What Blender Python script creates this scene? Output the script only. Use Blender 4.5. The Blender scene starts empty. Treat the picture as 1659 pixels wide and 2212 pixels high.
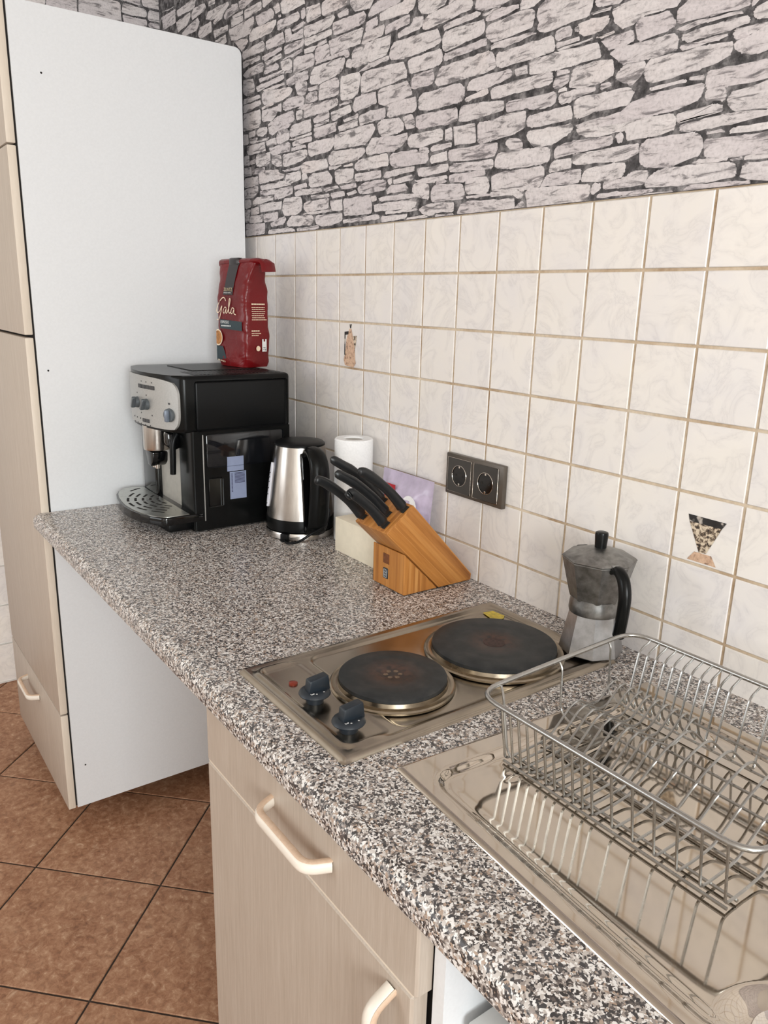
import bpy, bmesh, math, random
import numpy as np
from mathutils import Vector, Matrix
R = math.radians
C = bpy.context.scene.collection
rnd = random.Random(7)

# ------------------------------------------------------------------ helpers
def lin(c):
    def f(v):
        v /= 255.0
        return v / 12.92 if v <= 0.04045 else ((v + 0.055) / 1.055) ** 2.4
    return (f(c[0]), f(c[1]), f(c[2]), 1.0)

class NT:
    """small helper around a material's node tree"""
    def __init__(s, name):
        s.m = bpy.data.materials.new(name); s.m.use_nodes = True
        s.t = s.m.node_tree; s.b = s.t.nodes['Principled BSDF']
    def n(s, kind, **kw):
        nd = s.t.nodes.new(kind)
        for k, v in kw.items():
            if hasattr(nd, k): setattr(nd, k, v)
            else: nd.inputs[k.replace('_', ' ')].default_value = v
        return nd
    def l(s, a, b): s.t.links.new(a, b)
    def coord(s, out='Object', scale=(1, 1, 1), rot=(0, 0, 0)):
        tc = s.n('ShaderNodeTexCoord'); mp = s.n('ShaderNodeMapping')
        mp.inputs['Scale'].default_value = scale; mp.inputs['Rotation'].default_value = rot
        s.l(tc.outputs[out], mp.inputs['Vector']); return mp.outputs['Vector']
    def noise(s, vec, scale, detail=3, rough=0.5, dist=0):
        nd = s.n('ShaderNodeTexNoise'); s.l(vec, nd.inputs['Vector'])
        nd.inputs['Scale'].default_value = scale; nd.inputs['Detail'].default_value = detail
        nd.inputs['Roughness'].default_value = rough; nd.inputs['Distortion'].default_value = dist
        return nd.outputs['Fac']
    def ramp(s, fac, stops, interp='LINEAR'):
        nd = s.n('ShaderNodeValToRGB'); s.l(fac, nd.inputs['Fac']); cr = nd.color_ramp
        cr.interpolation = interp
        while len(cr.elements) < len(stops): cr.elements.new(0.5)
        for e, (p, c) in zip(cr.elements, stops):
            e.position = p; e.color = c if len(c) == 4 else lin(c)
        return nd.outputs['Color']
    def mix(s, fac, a, b, mode='MIX'):
        nd = s.n('ShaderNodeMix', data_type='RGBA', blend_type=mode)
        if isinstance(fac, (int, float)): nd.inputs[0].default_value = fac
        else: s.l(fac, nd.inputs[0])
        for i, v in ((6, a), (7, b)):
            if isinstance(v, tuple): nd.inputs[i].default_value = v if len(v) == 4 else lin(v)
            else: s.l(v, nd.inputs[i])
        return nd.outputs[2]
    def bump(s, h, strength=0.3, dist=0.001):
        nd = s.n('ShaderNodeBump'); s.l(h, nd.inputs['Height'])
        nd.inputs['Strength'].default_value = strength; nd.inputs['Distance'].default_value = dist
        s.l(nd.outputs['Normal'], s.b.inputs['Normal'])
    def color(s, c):
        if isinstance(c, tuple): s.b.inputs['Base Color'].default_value = c if len(c) == 4 else lin(c)
        else: s.l(c, s.b.inputs['Base Color'])
    def set(s, rough=0.5, metal=0.0, spec=0.5, **kw):
        s.b.inputs['Roughness'].default_value = rough; s.b.inputs['Metallic'].default_value = metal
        s.b.inputs['Specular IOR Level'].default_value = spec
        for k, v in kw.items(): s.b.inputs[k.replace('_', ' ')].default_value = v
        return s.m

def plain(name, c, rough=0.5, metal=0.0, spec=0.5, var=0.06, scale=60.0, bump=0.0, **kw):
    n = NT(name); v = n.coord(); f = n.noise(v, scale, 3)
    base = lin(c) if len(c) == 3 else c
    dark = tuple(x * (1 - var) for x in base[:3]) + (1,); lite = tuple(min(1, x * (1 + var)) for x in base[:3]) + (1,)
    n.color(n.ramp(f, [(0.35, dark), (0.65, lite)]))
    if bump: n.bump(f, bump, 0.0005)
    return n.set(rough, metal, spec, **kw)

def new_obj(name, me, mat, parent=None, loc=None):
    o = bpy.data.objects.new(name, me); C.objects.link(o)
    for m in (mat if isinstance(mat, (list, tuple)) else [mat]): me.materials.append(m)
    if parent is not None: o.parent = parent
    if loc is not None: o.location = loc
    return o

def bm_obj(name, bm, mat, parent=None, smooth=None, loc=None):
    me = bpy.data.meshes.new(name)
    bmesh.ops.recalc_face_normals(bm, faces=bm.faces[:])
    bm.to_mesh(me); bm.free()
    if smooth is not None:
        for p in me.polygons: p.use_smooth = True
        try: me.set_sharp_from_angle(angle=R(smooth))
        except Exception: pass
    return new_obj(name, me, mat, parent, loc)

def py_obj(name, vs, fs, mat, parent=None, smooth=None, loc=None, recalc=True):
    bm = bmesh.new(); bv = [bm.verts.new(v) for v in vs]
    for f in fs:
        try: bm.faces.new([bv[i] for i in f])
        except ValueError: pass
    if not recalc:
        me = bpy.data.meshes.new(name); bm.to_mesh(me); bm.free()
        return new_obj(name, me, mat, parent, loc)
    return bm_obj(name, bm, mat, parent, smooth, loc)

def thing(name, label, cat, loc=(0, 0, 0), rz=0.0, group=None):
    o = bpy.data.objects.new(name, None); C.objects.link(o); o.empty_display_size = 0.05
    o.location = loc; o.rotation_euler = (0, 0, rz); o['label'] = label; o['category'] = cat
    if group: o['group'] = group
    return o
def tag(o, label, cat, group=None):
    o['label'] = label; o['category'] = cat
    if group: o['group'] = group
    return o
def struct(o): o['kind'] = 'structure'; return o

def bm_box(bm, x0, x1, y0, y1, z0, z1, bev=0.0, seg=2):
    r = bmesh.ops.create_cube(bm, size=1.0); vs = r['verts']
    for v in vs:
        v.co = Vector(((x0 + x1) / 2 + v.co.x * (x1 - x0), (y0 + y1) / 2 + v.co.y * (y1 - y0), (z0 + z1) / 2 + v.co.z * (z1 - z0)))
    if bev > 0:
        es = list({e for v in vs for e in v.link_edges})
        bmesh.ops.bevel(bm, geom=es, offset=bev, segments=seg, affect='EDGES', profile=0.5)
def box(name, x0, x1, y0, y1, z0, z1, mat, parent=None, bev=0.0, seg=2):
    bm = bmesh.new(); bm_box(bm, x0, x1, y0, y1, z0, z1, bev, seg)
    return bm_obj(name, bm, mat, parent, 40 if bev else None)

def bm_prism(bm, poly, a0, a1, axis='x'):
    """polygon (p,q) extruded along axis; x: (y,z), y: (x,z), z: (x,y)"""
    f = {'x': lambda p, a: (a, p[0], p[1]), 'y': lambda p, a: (p[0], a, p[1]), 'z': lambda p, a: (p[0], p[1], a)}[axis]
    A = [bm.verts.new(f(p, a0)) for p in poly]; B = [bm.verts.new(f(p, a1)) for p in poly]
    n = len(poly); fs = [bm.faces.new(A), bm.faces.new(B[::-1])]
    for i in range(n): fs.append(bm.faces.new([A[i], B[i], B[(i + 1) % n], A[(i + 1) % n]]))
    return fs
def prism(name, poly, a0, a1, axis, mat, parent=None, bev=0.0, seg=2, smooth=40):
    bm = bmesh.new(); bm_prism(bm, poly, a0, a1, axis)
    if bev: bmesh.ops.bevel(bm, geom=bm.edges[:], offset=bev, segments=seg, affect='EDGES', profile=0.5)
    return bm_obj(name, bm, mat, parent, smooth)

def bm_lathe(bm, prof, n=40, c=(0, 0, 0), rot=0.0, cap=True):
    rings = []
    for r, z in prof:
        if r < 1e-6: rings.append([bm.verts.new((c[0], c[1], c[2] + z))])
        else: rings.append([bm.verts.new((c[0] + r * math.cos(rot + 2 * math.pi * i / n), c[1] + r * math.sin(rot + 2 * math.pi * i / n), c[2] + z)) for i in range(n)])
    for a, b in zip(rings, rings[1:]):
        if len(a) == 1 and len(b) == 1: continue
        for i in range(n):
            j = (i + 1) % n
            if len(a) == 1: bm.faces.new([a[0], b[i], b[j]])
            elif len(b) == 1: bm.faces.new([a[i], a[j], b[0]])
            else: bm.faces.new([a[i], a[j], b[j], b[i]])
    if cap:
        for r in (rings[0], rings[-1]):
            if len(r) > 2: bm.faces.new(r)
def lathe(name, prof, mat, parent=None, n=40, c=(0, 0, 0), rot=0.0, smooth=35, cap=True):
    bm = bmesh.new(); bm_lathe(bm, prof, n, c, rot, cap)
    return bm_obj(name, bm, mat, parent, smooth)

def rounded(pts, r, seg=5, closed=False):
    """round the corners of a polyline"""
    P = [Vector(p) for p in pts]; out = []; n = len(P)
    for i, p in enumerate(P):
        if not closed and i in (0, n - 1): out.append(p); continue
        a = P[(i - 1) % n]; b = P[(i + 1) % n]
        d = min(r, (a - p).length * 0.48, (b - p).length * 0.48)
        if d < 1e-6: out.append(p); continue
        s = p + (a - p).normalized() * d; e = p + (b - p).normalized() * d
        for k in range(seg + 1):
            t = k / seg; out.append(s * (1 - t) ** 2 + p * 2 * t * (1 - t) + e * t * t)
    return out
def bm_tube(bm, pts, rad, n=8, closed=False, flat=None):
    """tube along points; rad a number, list, or list of (a,b) half sizes with flat = the side direction"""
    P = [Vector(p) for p in pts]; m = len(P)
    T = []
    for i in range(m):
        a = P[(i - 1) % m] if (closed or i > 0) else P[i]; b = P[(i + 1) % m] if (closed or i < m - 1) else P[i]
        T.append((b - a).normalized())
    ref = Vector(flat) if flat is not None else (Vector((0, 0, 1)) if abs(T[0].z) < 0.9 else Vector((1, 0, 0)))
    rings = []
    U = (ref - T[0] * ref.dot(T[0])).normalized()
    for i in range(m):
        if flat is not None: U = (ref - T[i] * ref.dot(T[i])).normalized()
        else: U = (U - T[i] * U.dot(T[i])).normalized()
        V = T[i].cross(U)
        r = rad[i] if isinstance(rad, (list, tuple)) else rad
        ra, rb = r if isinstance(r, (list, tuple)) else (r, r)
        rings.append([bm.verts.new(P[i] + U * ra * math.cos(2 * math.pi * k / n) + V * rb * math.sin(2 * math.pi * k / n)) for k in range(n)])
    prs = list(zip(rings, rings[1:])) + ([(rings[-1], rings[0])] if closed else [])
    for a, b in prs:
        for k in range(n): bm.faces.new([a[k], a[(k + 1) % n], b[(k + 1) % n], b[k]])
    if not closed: bm.faces.new(rings[0][::-1]); bm.faces.new(rings[-1])
def tube(name, pts, rad, mat, parent=None, n=8, closed=False, flat=None, smooth=50):
    bm = bmesh.new(); bm_tube(bm, pts, rad, n, closed, flat)
    return bm_obj(name, bm, mat, parent, smooth)

def catmull(pts, k=6):
    P = [Vector(p) for p in pts]; out = []
    for i in range(len(P) - 1):
        p0 = P[max(i - 1, 0)]; p1 = P[i]; p2 = P[i + 1]; p3 = P[min(i + 2, len(P) - 1)]
        for j in range(k):
            t = j / k
            out.append(0.5 * ((2 * p1) + (p2 - p0) * t + (2 * p0 - 5 * p1 + 4 * p2 - p3) * t * t + (3 * p1 - p0 - 3 * p2 + p3) * t ** 3))
    out.append(P[-1]); return out

def text_obj(name, s, size, mat, parent, M, extrude=0.0002, sx=1.0, align='LEFT'):
    cu = bpy.data.curves.new(name, 'FONT'); cu.body = s; cu.size = size; cu.extrude = extrude; cu.align_x = align
    o = bpy.data.objects.new(name, cu); C.objects.link(o)
    bpy.context.view_layer.update()
    me = bpy.data.meshes.new_from_object(o.evaluated_get(bpy.context.evaluated_depsgraph_get()))
    bpy.data.objects.remove(o); bpy.data.curves.remove(cu)
    me.transform(M @ Matrix.Diagonal((sx, 1, 1, 1))); me.materials.clear()
    return new_obj(name, me, mat, parent)
def frame(o, u, v):
    """matrix whose local x,y run along u,v at point o"""
    u = Vector(u).normalized(); v = Vector(v); v = (v - u * v.dot(u)).normalized(); w = u.cross(v)
    return Matrix(((u.x, v.x, w.x, o[0]), (u.y, v.y, w.y, o[1]), (u.z, v.z, w.z, o[2]), (0, 0, 0, 1)))

def sd_rr(X, Y, x0, x1, y0, y1, r):
    cx, cy = (x0 + x1) / 2, (y0 + y1) / 2
    qx = np.abs(X - cx) - (x1 - x0) / 2 + r; qy = np.abs(Y - cy) - (y1 - y0) / 2 + r
    return np.hypot(np.maximum(qx, 0), np.maximum(qy, 0)) + np.minimum(np.maximum(qx, qy), 0) - r
def sstep(a, b, x):
    t = np.clip((x - a) / (b - a), 0, 1); return t * t * (3 - 2 * t)
def heightfield(name, W, D, step, fz, mat, parent=None, skirt=0.0):
    nx = int(round(W / step)) + 1; ny = int(round(D / step)) + 1
    xs = np.linspace(0, W, nx); ys = np.linspace(0, D, ny); X, Y = np.meshgrid(xs, ys)
    Z = fz(X, Y)
    vs = np.stack([X.ravel(), Y.ravel(), Z.ravel()], 1)
    i = np.arange(nx * ny).reshape(ny, nx)
    q = np.stack([i[:-1, :-1].ravel(), i[:-1, 1:].ravel(), i[1:, 1:].ravel(), i[1:, :-1].ravel()], 1)
    faces = q.tolist(); verts = vs.tolist()
    ring = list(i[0, :]) + list(i[1:, -1]) + list(i[-1, -2::-1]) + list(i[-2:0, 0])
    b0 = len(verts); verts += [(verts[k][0], verts[k][1], skirt) for k in ring]; L = len(ring)
    faces += [(ring[k], b0 + k, b0 + (k + 1) % L, ring[(k + 1) % L]) for k in range(L)]
    me = bpy.data.meshes.new(name); me.from_pydata(verts, [], faces); me.update()
    me.polygons.foreach_set('use_smooth', [True] * len(me.polygons))
    try: me.set_sharp_from_angle(angle=R(60))
    except Exception: pass
    return new_obj(name, me, mat, parent)

# ------------------------------------------------------------------ materials
def mat_tile():
    n = NT('marbled_beige_tile'); v = n.coord()
    at = n.n('ShaderNodeAttribute'); at.attribute_name = 'rnd'
    ad = n.n('ShaderNodeVectorMath', operation='MULTIPLY_ADD'); n.l(at.outputs['Vector'], ad.inputs[0]); ad.inputs[1].default_value = (7, 9, 11); n.l(v, ad.inputs[2])
    w = n.noise(ad.outputs[0], 14, 5, 0.6, 1.2)
    vein = n.n('ShaderNodeMath', operation='ABSOLUTE'); sb = n.n('ShaderNodeMath', operation='SUBTRACT'); n.l(w, sb.inputs[0]); sb.inputs[1].default_value = 0.5; n.l(sb.outputs[0], vein.inputs[0])
    c1 = n.ramp(vein.outputs[0], [(0.0, (206, 200, 198)), (0.016, (222, 216, 213)), (0.08, (236, 230, 225))])
    cloud = n.ramp(n.noise(ad.outputs[0], 9, 3, 0.55), [(0.3, (228, 224, 226)), (0.55, (240, 234, 228)), (0.75, (243, 236, 226))])
    c = n.mix(0.55, c1, cloud)
    c = n.mix(0.10, c, n.ramp(at.outputs['Fac'], [(0, (190, 182, 176)), (1, (245, 238, 228))]))
    n.color(c); n.bump(w, 0.04, 0.001)
    return n.set(0.30, spec=0.3)
def mat_grout():
    n = NT('stained_tile_grout'); v = n.coord()
    f = n.noise(v, 7, 4, 0.6); g = n.noise(v, 160, 2)
    c = n.ramp(f, [(0.38, (220, 206, 186)), (0.52, (202, 182, 157)), (0.66, (160, 130, 97))])
    c = n.mix(0.25, c, n.ramp(g, [(0.3, (150, 125, 98)), (0.7, (226, 206, 180))])); n.color(c); n.bump(g, 0.4, 0.001)
    return n.set(0.85, spec=0.2)
def mat_stone():
    n = NT('wallpaper_printed_stone'); v = n.coord(); at = n.n('ShaderNodeAttribute'); at.attribute_name = 'rnd'
    ad = n.n('ShaderNodeVectorMath', operation='MULTIPLY_ADD'); n.l(at.outputs['Vector'], ad.inputs[0]); ad.inputs[1].default_value = (3, 3, 3); n.l(v, ad.inputs[2])
    mp = n.n('ShaderNodeMapping'); mp.inputs['Scale'].default_value = (20, 20, 95); mp.inputs['Rotation'].default_value = (0, R(12), 0); n.l(ad.outputs[0], mp.inputs['Vector'])
    s1 = n.noise(mp.outputs[0], 1.0, 6, 0.68, 0.8)
    s2 = n.noise(v, 210, 3, 0.7)
    base = n.ramp(n.noise(ad.outputs[0], 5, 2), [(0.35, (238, 233, 235)), (0.6, (247, 244, 244)), (0.8, (250, 242, 240))])
    st = n.ramp(s1, [(0.35, (60, 57, 58)), (0.41, (142, 138, 139)), (0.46, (222, 219, 218)), (0.62, (244, 242, 241)), (0.70, (206, 200, 201))])
    c = n.mix(0.78, base, st, 'MULTIPLY')
    c = n.mix(0.35, c, n.ramp(s2, [(0.32, (140, 136, 136)), (0.5, (232, 229, 228)), (0.7, (246, 244, 243))]), 'MULTIPLY')
    c = n.mix(0.5, c, n.ramp(at.outputs['Fac'], [(0, (226, 222, 225)), (0.5, (244, 240, 240)), (1, (255, 254, 253))]), 'MULTIPLY')
    # printed darker rim around every stone
    ed = n.n('ShaderNodeAttribute'); ed.attribute_name = 'rim'
    em = n.n('ShaderNodeMath', operation='MULTIPLY_ADD'); n.l(s1, em.inputs[0]); em.inputs[1].default_value = -0.9; n.l(ed.outputs['Fac'], em.inputs[2])
    c = n.mix(n.ramp(em.outputs[0], [(0.22, (0, 0, 0, 1)), (0.75, (0.6, 0.6, 0.6, 1))]), c, (120, 117, 118))
    n.color(c); n.bump(s1, 0.12, 0.001)
    return n.set(0.8, spec=0.25)
def mat_joint():
    n = NT('wallpaper_printed_joint'); v = n.coord()
    f = n.noise(v, 45, 4, 0.65); c = n.ramp(f, [(0.36, (56, 54, 55)), (0.5, (88, 85, 86)), (0.66, (150, 146, 146))])
    n.color(c); return n.set(0.85, spec=0.2)
def mat_granite():
    n = NT('speckled_granite_laminate'); v = n.coord()
    def cells(scale, stops, rand=1.0):
        vo = n.n('ShaderNodeTexVoronoi'); n.l(v, vo.inputs['Vector']); vo.inputs['Scale'].default_value = scale; vo.inputs['Randomness'].default_value = rand
        sp = n.n('ShaderNodeSeparateColor'); n.l(vo.outputs['Color'], sp.inputs[0])
        return n.ramp(sp.outputs[0], stops, 'CONSTANT'), sp.outputs[1]
    big, _ = cells(250, [(0, (20, 17, 18)), (0.25, (70, 62, 59)), (0.36, (150, 139, 131)), (0.52, (206, 198, 191)), (0.72, (244, 240, 236)), (0.90, (178, 154, 135))])
    fine, m = cells(430, [(0, (16, 14, 15)), (0.27, (92, 83, 78)), (0.42, (186, 176, 168)), (0.64, (244, 240, 236)), (0.93, (176, 152, 132))])
    f = n.ramp(n.noise(v, 260, 2), [(0.47, (0, 0, 0, 1)), (0.53, (1, 1, 1, 1))])
    c = n.mix(f, big, fine)
    c = n.mix(0.10, c, n.ramp(n.noise(v, 30, 3), [(0.3, (140, 126, 118)), (0.7, (214, 212, 216))]))
    n.color(c); return n.set(0.3, spec=0.5)
def mat_floor():
    n = NT('terracotta_floor_tile'); v = n.coord(); at = n.n('ShaderNodeAttribute'); at.attribute_name = 'rnd'
    ad = n.n('ShaderNodeVectorMath', operation='MULTIPLY_ADD'); n.l(at.outputs['Vector'], ad.inputs[0]); ad.inputs[1].default_value = (5, 7, 0); n.l(v, ad.inputs[2])
    a = n.noise(ad.outputs[0], 13, 6, 0.7, 0.6); b = n.noise(ad.outputs[0], 55, 5, 0.72, 0.5)
    c = n.ramp(a, [(0.28, (130, 91, 66)), (0.45, (164, 118, 88)), (0.58, (182, 138, 107)), (0.74, (198, 160, 128))])
    c = n.mix(0.55, c, n.ramp(b, [(0.33, (92, 58, 40)), (0.46, (150, 104, 76)), (0.58, (180, 140, 110)), (0.70, (224, 194, 164))]))
    n.color(c); n.bump(b, 0.12, 0.001); return n.set(0.5, spec=0.4)
def mat_wood(name, c1, c2, c3, sc=(1, 1, 1), rough=0.5, scale=1.0, spec=0.4):
    n = NT(name); v = n.coord(scale=sc); a = n.noise(v, scale, 5, 0.65, 0.4); b = n.noise(v, scale * 4.3, 3, 0.6)
    c = n.mix(0.4, n.ramp(a, [(0.3, c1), (0.5, c2), (0.7, c3)]), n.ramp(b, [(0.3, c1), (0.7, c3)]))
    n.color(c); n.bump(a, 0.05, 0.0005); return n.set(rough, spec=spec)
def mat_bamboo():
    n = NT('laminated_bamboo'); tc = n.n('ShaderNodeTexCoord'); at = n.n('ShaderNodeUVMap')
    v = n.n('ShaderNodeMapping'); v.inputs['Scale'].default_value = (3.0, 55, 55); n.l(at.outputs[0], v.inputs[0])
    a = n.noise(v.outputs[0], 1.6, 5, 0.65, 0.3)
    vs = n.n('ShaderNodeMapping'); vs.inputs['Scale'].default_value = (0.01, 130, 130); n.l(at.outputs[0], vs.inputs[0])
    w = n.n('ShaderNodeTexVoronoi'); n.l(vs.outputs[0], w.inputs['Vector']); w.inputs['Scale'].default_value = 1.0
    sp = n.n('ShaderNodeSeparateColor'); n.l(w.outputs['Color'], sp.inputs[0])
    c = n.ramp(a, [(0.28, (126, 74, 32)), (0.45, (178, 116, 56)), (0.6, (198, 136, 70)), (0.75, (216, 160, 94))])
    c = n.mix(0.45, c, n.ramp(sp.outputs[0], [(0, (134, 80, 34)), (0.5, (188, 126, 62)), (1, (220, 166, 100))]))
    n.color(c); return n.set(0.38, spec=0.4)
def mat_steel(name, c, rough, sc=(1, 1, 1), amt=0.10, var=0.12, scale=40, aniso=0.0):
    n = NT(name); v = n.coord(scale=sc); f = n.noise(v, scale, 4, 0.6)
    base = lin(c); n.color(n.ramp(f, [(0.3, tuple(x * (1 - var) for x in base[:3]) + (1,)), (0.7, tuple(min(1, x * (1 + var)) for x in base[:3]) + (1,))]))
    mr = n.n('ShaderNodeMapRange'); n.l(f, mr.inputs[0]); mr.inputs[3].default_value = max(0.02, rough - amt); mr.inputs[4].default_value = rough + amt
    n.set(rough, 1.0); n.l(mr.outputs[0], n.b.inputs['Roughness'])
    if aniso: n.b.inputs['Anisotropic'].default_value = aniso
    return n.m

M = {}
M['tile'] = mat_tile(); M['grout'] = mat_grout(); M['stone'] = mat_stone(); M['joint'] = mat_joint()
M['granite'] = mat_granite(); M['floor'] = mat_floor()
M['floor_grout'] = plain('dark_floor_grout', (64, 52, 44), 0.9, var=0.2)
M['white_panel'] = plain('white_melamine', (234, 236, 238), 0.42, var=0.015, scale=220, spec=0.45)
M['paint'] = plain('white_wall_paint', (232, 228, 222), 0.85, var=0.01)
M['door'] = mat_wood('cream_ash_laminate', (176, 162, 147), (188, 174, 160), (199, 187, 174), (60, 60, 2.2), 0.42, 3.0)
M['door_edge'] = mat_wood('cream_edge_band', (222, 208, 190), (229, 216, 199), (234, 222, 206), (40, 40, 3), 0.45, 3.0)
M['dark_gap'] = plain('dark_gap', (30, 26, 24), 0.9)
M['handle'] = plain('cream_lacquer', (238, 229, 216), 0.3, var=0.02)
M['handle_wood'] = mat_wood('beech_inlay', (206, 176, 150), (220, 190, 164), (230, 204, 180), (30, 30, 30), 0.45, 3.0)
M['bamboo'] = mat_bamboo()
M['black_plastic'] = plain('black_plastic', (13, 14, 14), 0.26, var=0.12, spec=0.2)
M['black_gloss'] = plain('glossy_black_plastic', (9, 9, 10), 0.12, var=0.1, spec=0.5)
M['black_matte'] = plain('matte_black_plastic', (13, 14, 15), 0.36, var=0.15, bump=0.06, scale=400, spec=0.2)
M['knob'] = plain('blue_black_knob', (30, 38, 46), 0.38, var=0.1)
M['steel'] = mat_steel('brushed_steel', (196, 190, 184), 0.24, (1, 1, 0.03), 0.06, 0.08, 300)
M['steel_silver'] = plain('satin_silver_panel', (176, 175, 172), 0.4, 0.55, var=0.05, scale=300)
M['sink'] = mat_steel('polished_sink_steel', (200, 190, 178), 0.055, (1, 1, 1), 0.025, 0.04, 9)
M['hob'] = mat_steel('worn_hob_steel', (164, 154, 140), 0.24, (1, 1, 1), 0.08, 0.16, 14)
M['chrome'] = mat_steel('chrome', (214, 208, 200), 0.07, (1, 1, 1), 0.03, 0.04, 30)
M['brass_ring'] = mat_steel('heat_tinted_ring', (160, 148, 130), 0.25, (1, 1, 1), 0.08, 0.15, 60)
M['wire'] = mat_steel('dull_wire', (176, 175, 172), 0.26, (1, 1, 1), 0.08, 0.1, 60)
M['alu'] = mat_steel('worn_aluminium', (176, 176, 177), 0.4, (1, 1, 1), 0.12, 0.2, 55)
M['alu_dark'] = mat_steel('tarnished_aluminium', (142, 141, 139), 0.42, (1, 1, 1), 0.12, 0.35, 70)
M['white_mark'] = plain('white_print', (226, 226, 224), 0.5)
M['grey_mark'] = plain('dark_print', (58, 58, 60), 0.5)
M['paper'] = plain('white_paper', (246, 246, 246), 0.9, var=0.03, scale=260, bump=0.4)
M['cream_box'] = plain('cream_card', (242, 232, 210), 0.7, var=0.03)
M['blue_label'] = plain('blue_grey_label', (140, 150, 178), 0.5, var=0.04)

# ------------------------------------------------------------------ camera
cam_d = bpy.data.cameras.new('camera'); cam = bpy.data.objects.new('camera', cam_d); C.objects.link(cam)
Rw = ((0.5828481, 0.81219723, 0.02497493), (0.22809734, -0.13403279, -0.96436861), (-0.77991005, 0.56777713, -0.26338079))
cam.matrix_world = Matrix(((Rw[0][0], -Rw[1][0], -Rw[2][0], 1.8274), (Rw[0][1], -Rw[1][1], -Rw[2][1], -0.9727), (Rw[0][2], -Rw[1][2], -Rw[2][2], 1.4153), (0, 0, 0, 1)))
cam_d.sensor_fit = 'HORIZONTAL'; cam_d.sensor_width = 36.0; cam_d.lens = 36.0 * 1684.87 / 1659.0; cam_d.clip_start = 0.02
bpy.context.scene.camera = cam

# ------------------------------------------------------------------ setting
XL, XR, YF, ZC = -1.12, 4.0, -2.9, 2.52
def tiles(name, o, u, v, iu, iv, pitch, gap, bev, lift, mat, parent, clip=None):
    """a field of bevelled tiles: o + u*(i*pitch) + v*(j*pitch), standing out along w = u x v"""
    u = Vector(u); v = Vector(v); w = u.cross(v); o = Vector(o)
    vs = []; fs = []; rn = []
    for i in range(*iu):
        for j in range(*iv):
            a0 = i * pitch + gap / 2; a1 = (i + 1) * pitch - gap / 2; b0 = j * pitch + gap / 2; b1 = (j + 1) * pitch - gap / 2
            if clip:
                a0, a1 = max(a0, clip[0]), min(a1, clip[1]); b0, b1 = max(b0, clip[2]), min(b1, clip[3])
                if a1 - a0 < 4 * bev or b1 - b0 < 4 * bev: continue
            r = (rnd.random(), rnd.random(), rnd.random()); k = len(vs)
            t = [rnd.uniform(-.0003, .0003) for _ in range(2)]
            for (e, h) in ((0, -lift), (0, -bev), (bev, 0)):
                for (a, b) in ((a0 + e, b0 + e), (a1 - e, b0 + e), (a1 - e, b1 - e), (a0 + e, b1 - e)):
                    vs.append(o + u * a + v * b + w * h); rn.append(r)
            for s in (0, 4):
                for q in range(4): fs.append((k + s + q, k + s + (q + 1) % 4, k + s + 4 + (q + 1) % 4, k + s + 4 + q))
            fs.append((k + 8, k + 9, k + 10, k + 11))
    me = bpy.data.meshes.new(name); me.from_pydata(vs, [], fs); me.update()
    at = me.attributes.new('rnd', 'FLOAT_VECTOR', 'POINT'); at.data.foreach_set('vector', [c for r in rn for c in r])
    return struct(new_obj(name, me, mat, parent))

ROW0 = 1.564
wall_back = struct(box('wall_back', XL, XR, 0.0022, 0.15, 0, ZC, M['grout']))
tiles('wall_tiles', (0, 0, ROW0), (1, 0, 0), (0, 0, 1), (-8, 40), (-16, 0), 0.1, 0.0042, 0.0011, 0.002, M['tile'], wall_back)
floor = struct(box('floor', XL - .1, XR + .1, YF - .1, 0.1, -0.08, -0.003, M['floor_grout']))
d = math.sqrt(0.5)
tiles('floor_tiles', (0.2067, -0.4493, 0), (d, d, 0), (-d, d, 0), (-9, 8), (-8, 10), 0.336, 0.0045, 0.0016, 0.0025, M['floor'], floor)
ceiling = struct(box('ceiling', XL - .1, XR + .1, YF - .1, 0.1, ZC, ZC + 0.08, M['paint']))
wall_left = bmesh.new(); bm_box(wall_left, XL - .12, XL, YF, 0.1, 0, ZC); bm_box(wall_left, XL - .02, -0.712, -0.5, 0.1, 0, ZC)
wall_left = struct(bm_obj('wall_left', wall_left, M['paint']))
tiles('wall_tiles', (XL + 0.002, -0.5, 0.006), (0, -1, 0), (0, 0, 1), (0, 8), (0, 8), 0.15, 0.0045, 0.0012, 0.002, M['tile'], wall_left)
# front wall behind the photographer, with a window opening added only for fill light
VX0, VX1, VZ0, VZ1 = -0.85, 0.45, 0.95, 2.25
bm = bmesh.new()
bm_box(bm, XL, VX0, YF - .14, YF, 0, ZC); bm_box(bm, VX1, XR, YF - .14, YF, 0, ZC); bm_box(bm, VX0, VX1, YF - .14, YF, 0, VZ0); bm_box(bm, VX0, VX1, YF - .14, YF, VZ1, ZC)
wall_front = struct(bm_obj('wall_front', bm, M['paint']))
bm = bmesh.new()
bm_box(bm, VX0, VX0 + .06, YF - .11, YF - .05, VZ0, VZ1); bm_box(bm, VX1 - .06, VX1, YF - .11, YF - .05, VZ0, VZ1)
bm_box(bm, VX0 + .06, VX1 - .06, YF - .11, YF - .05, VZ0, VZ0 + .06); bm_box(bm, VX0 + .06, VX1 - .06, YF - .11, YF - .05, VZ1 - .06, VZ1)
added_fill_window = struct(bm_obj('added_fill_window', bm, M['handle']))
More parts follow.
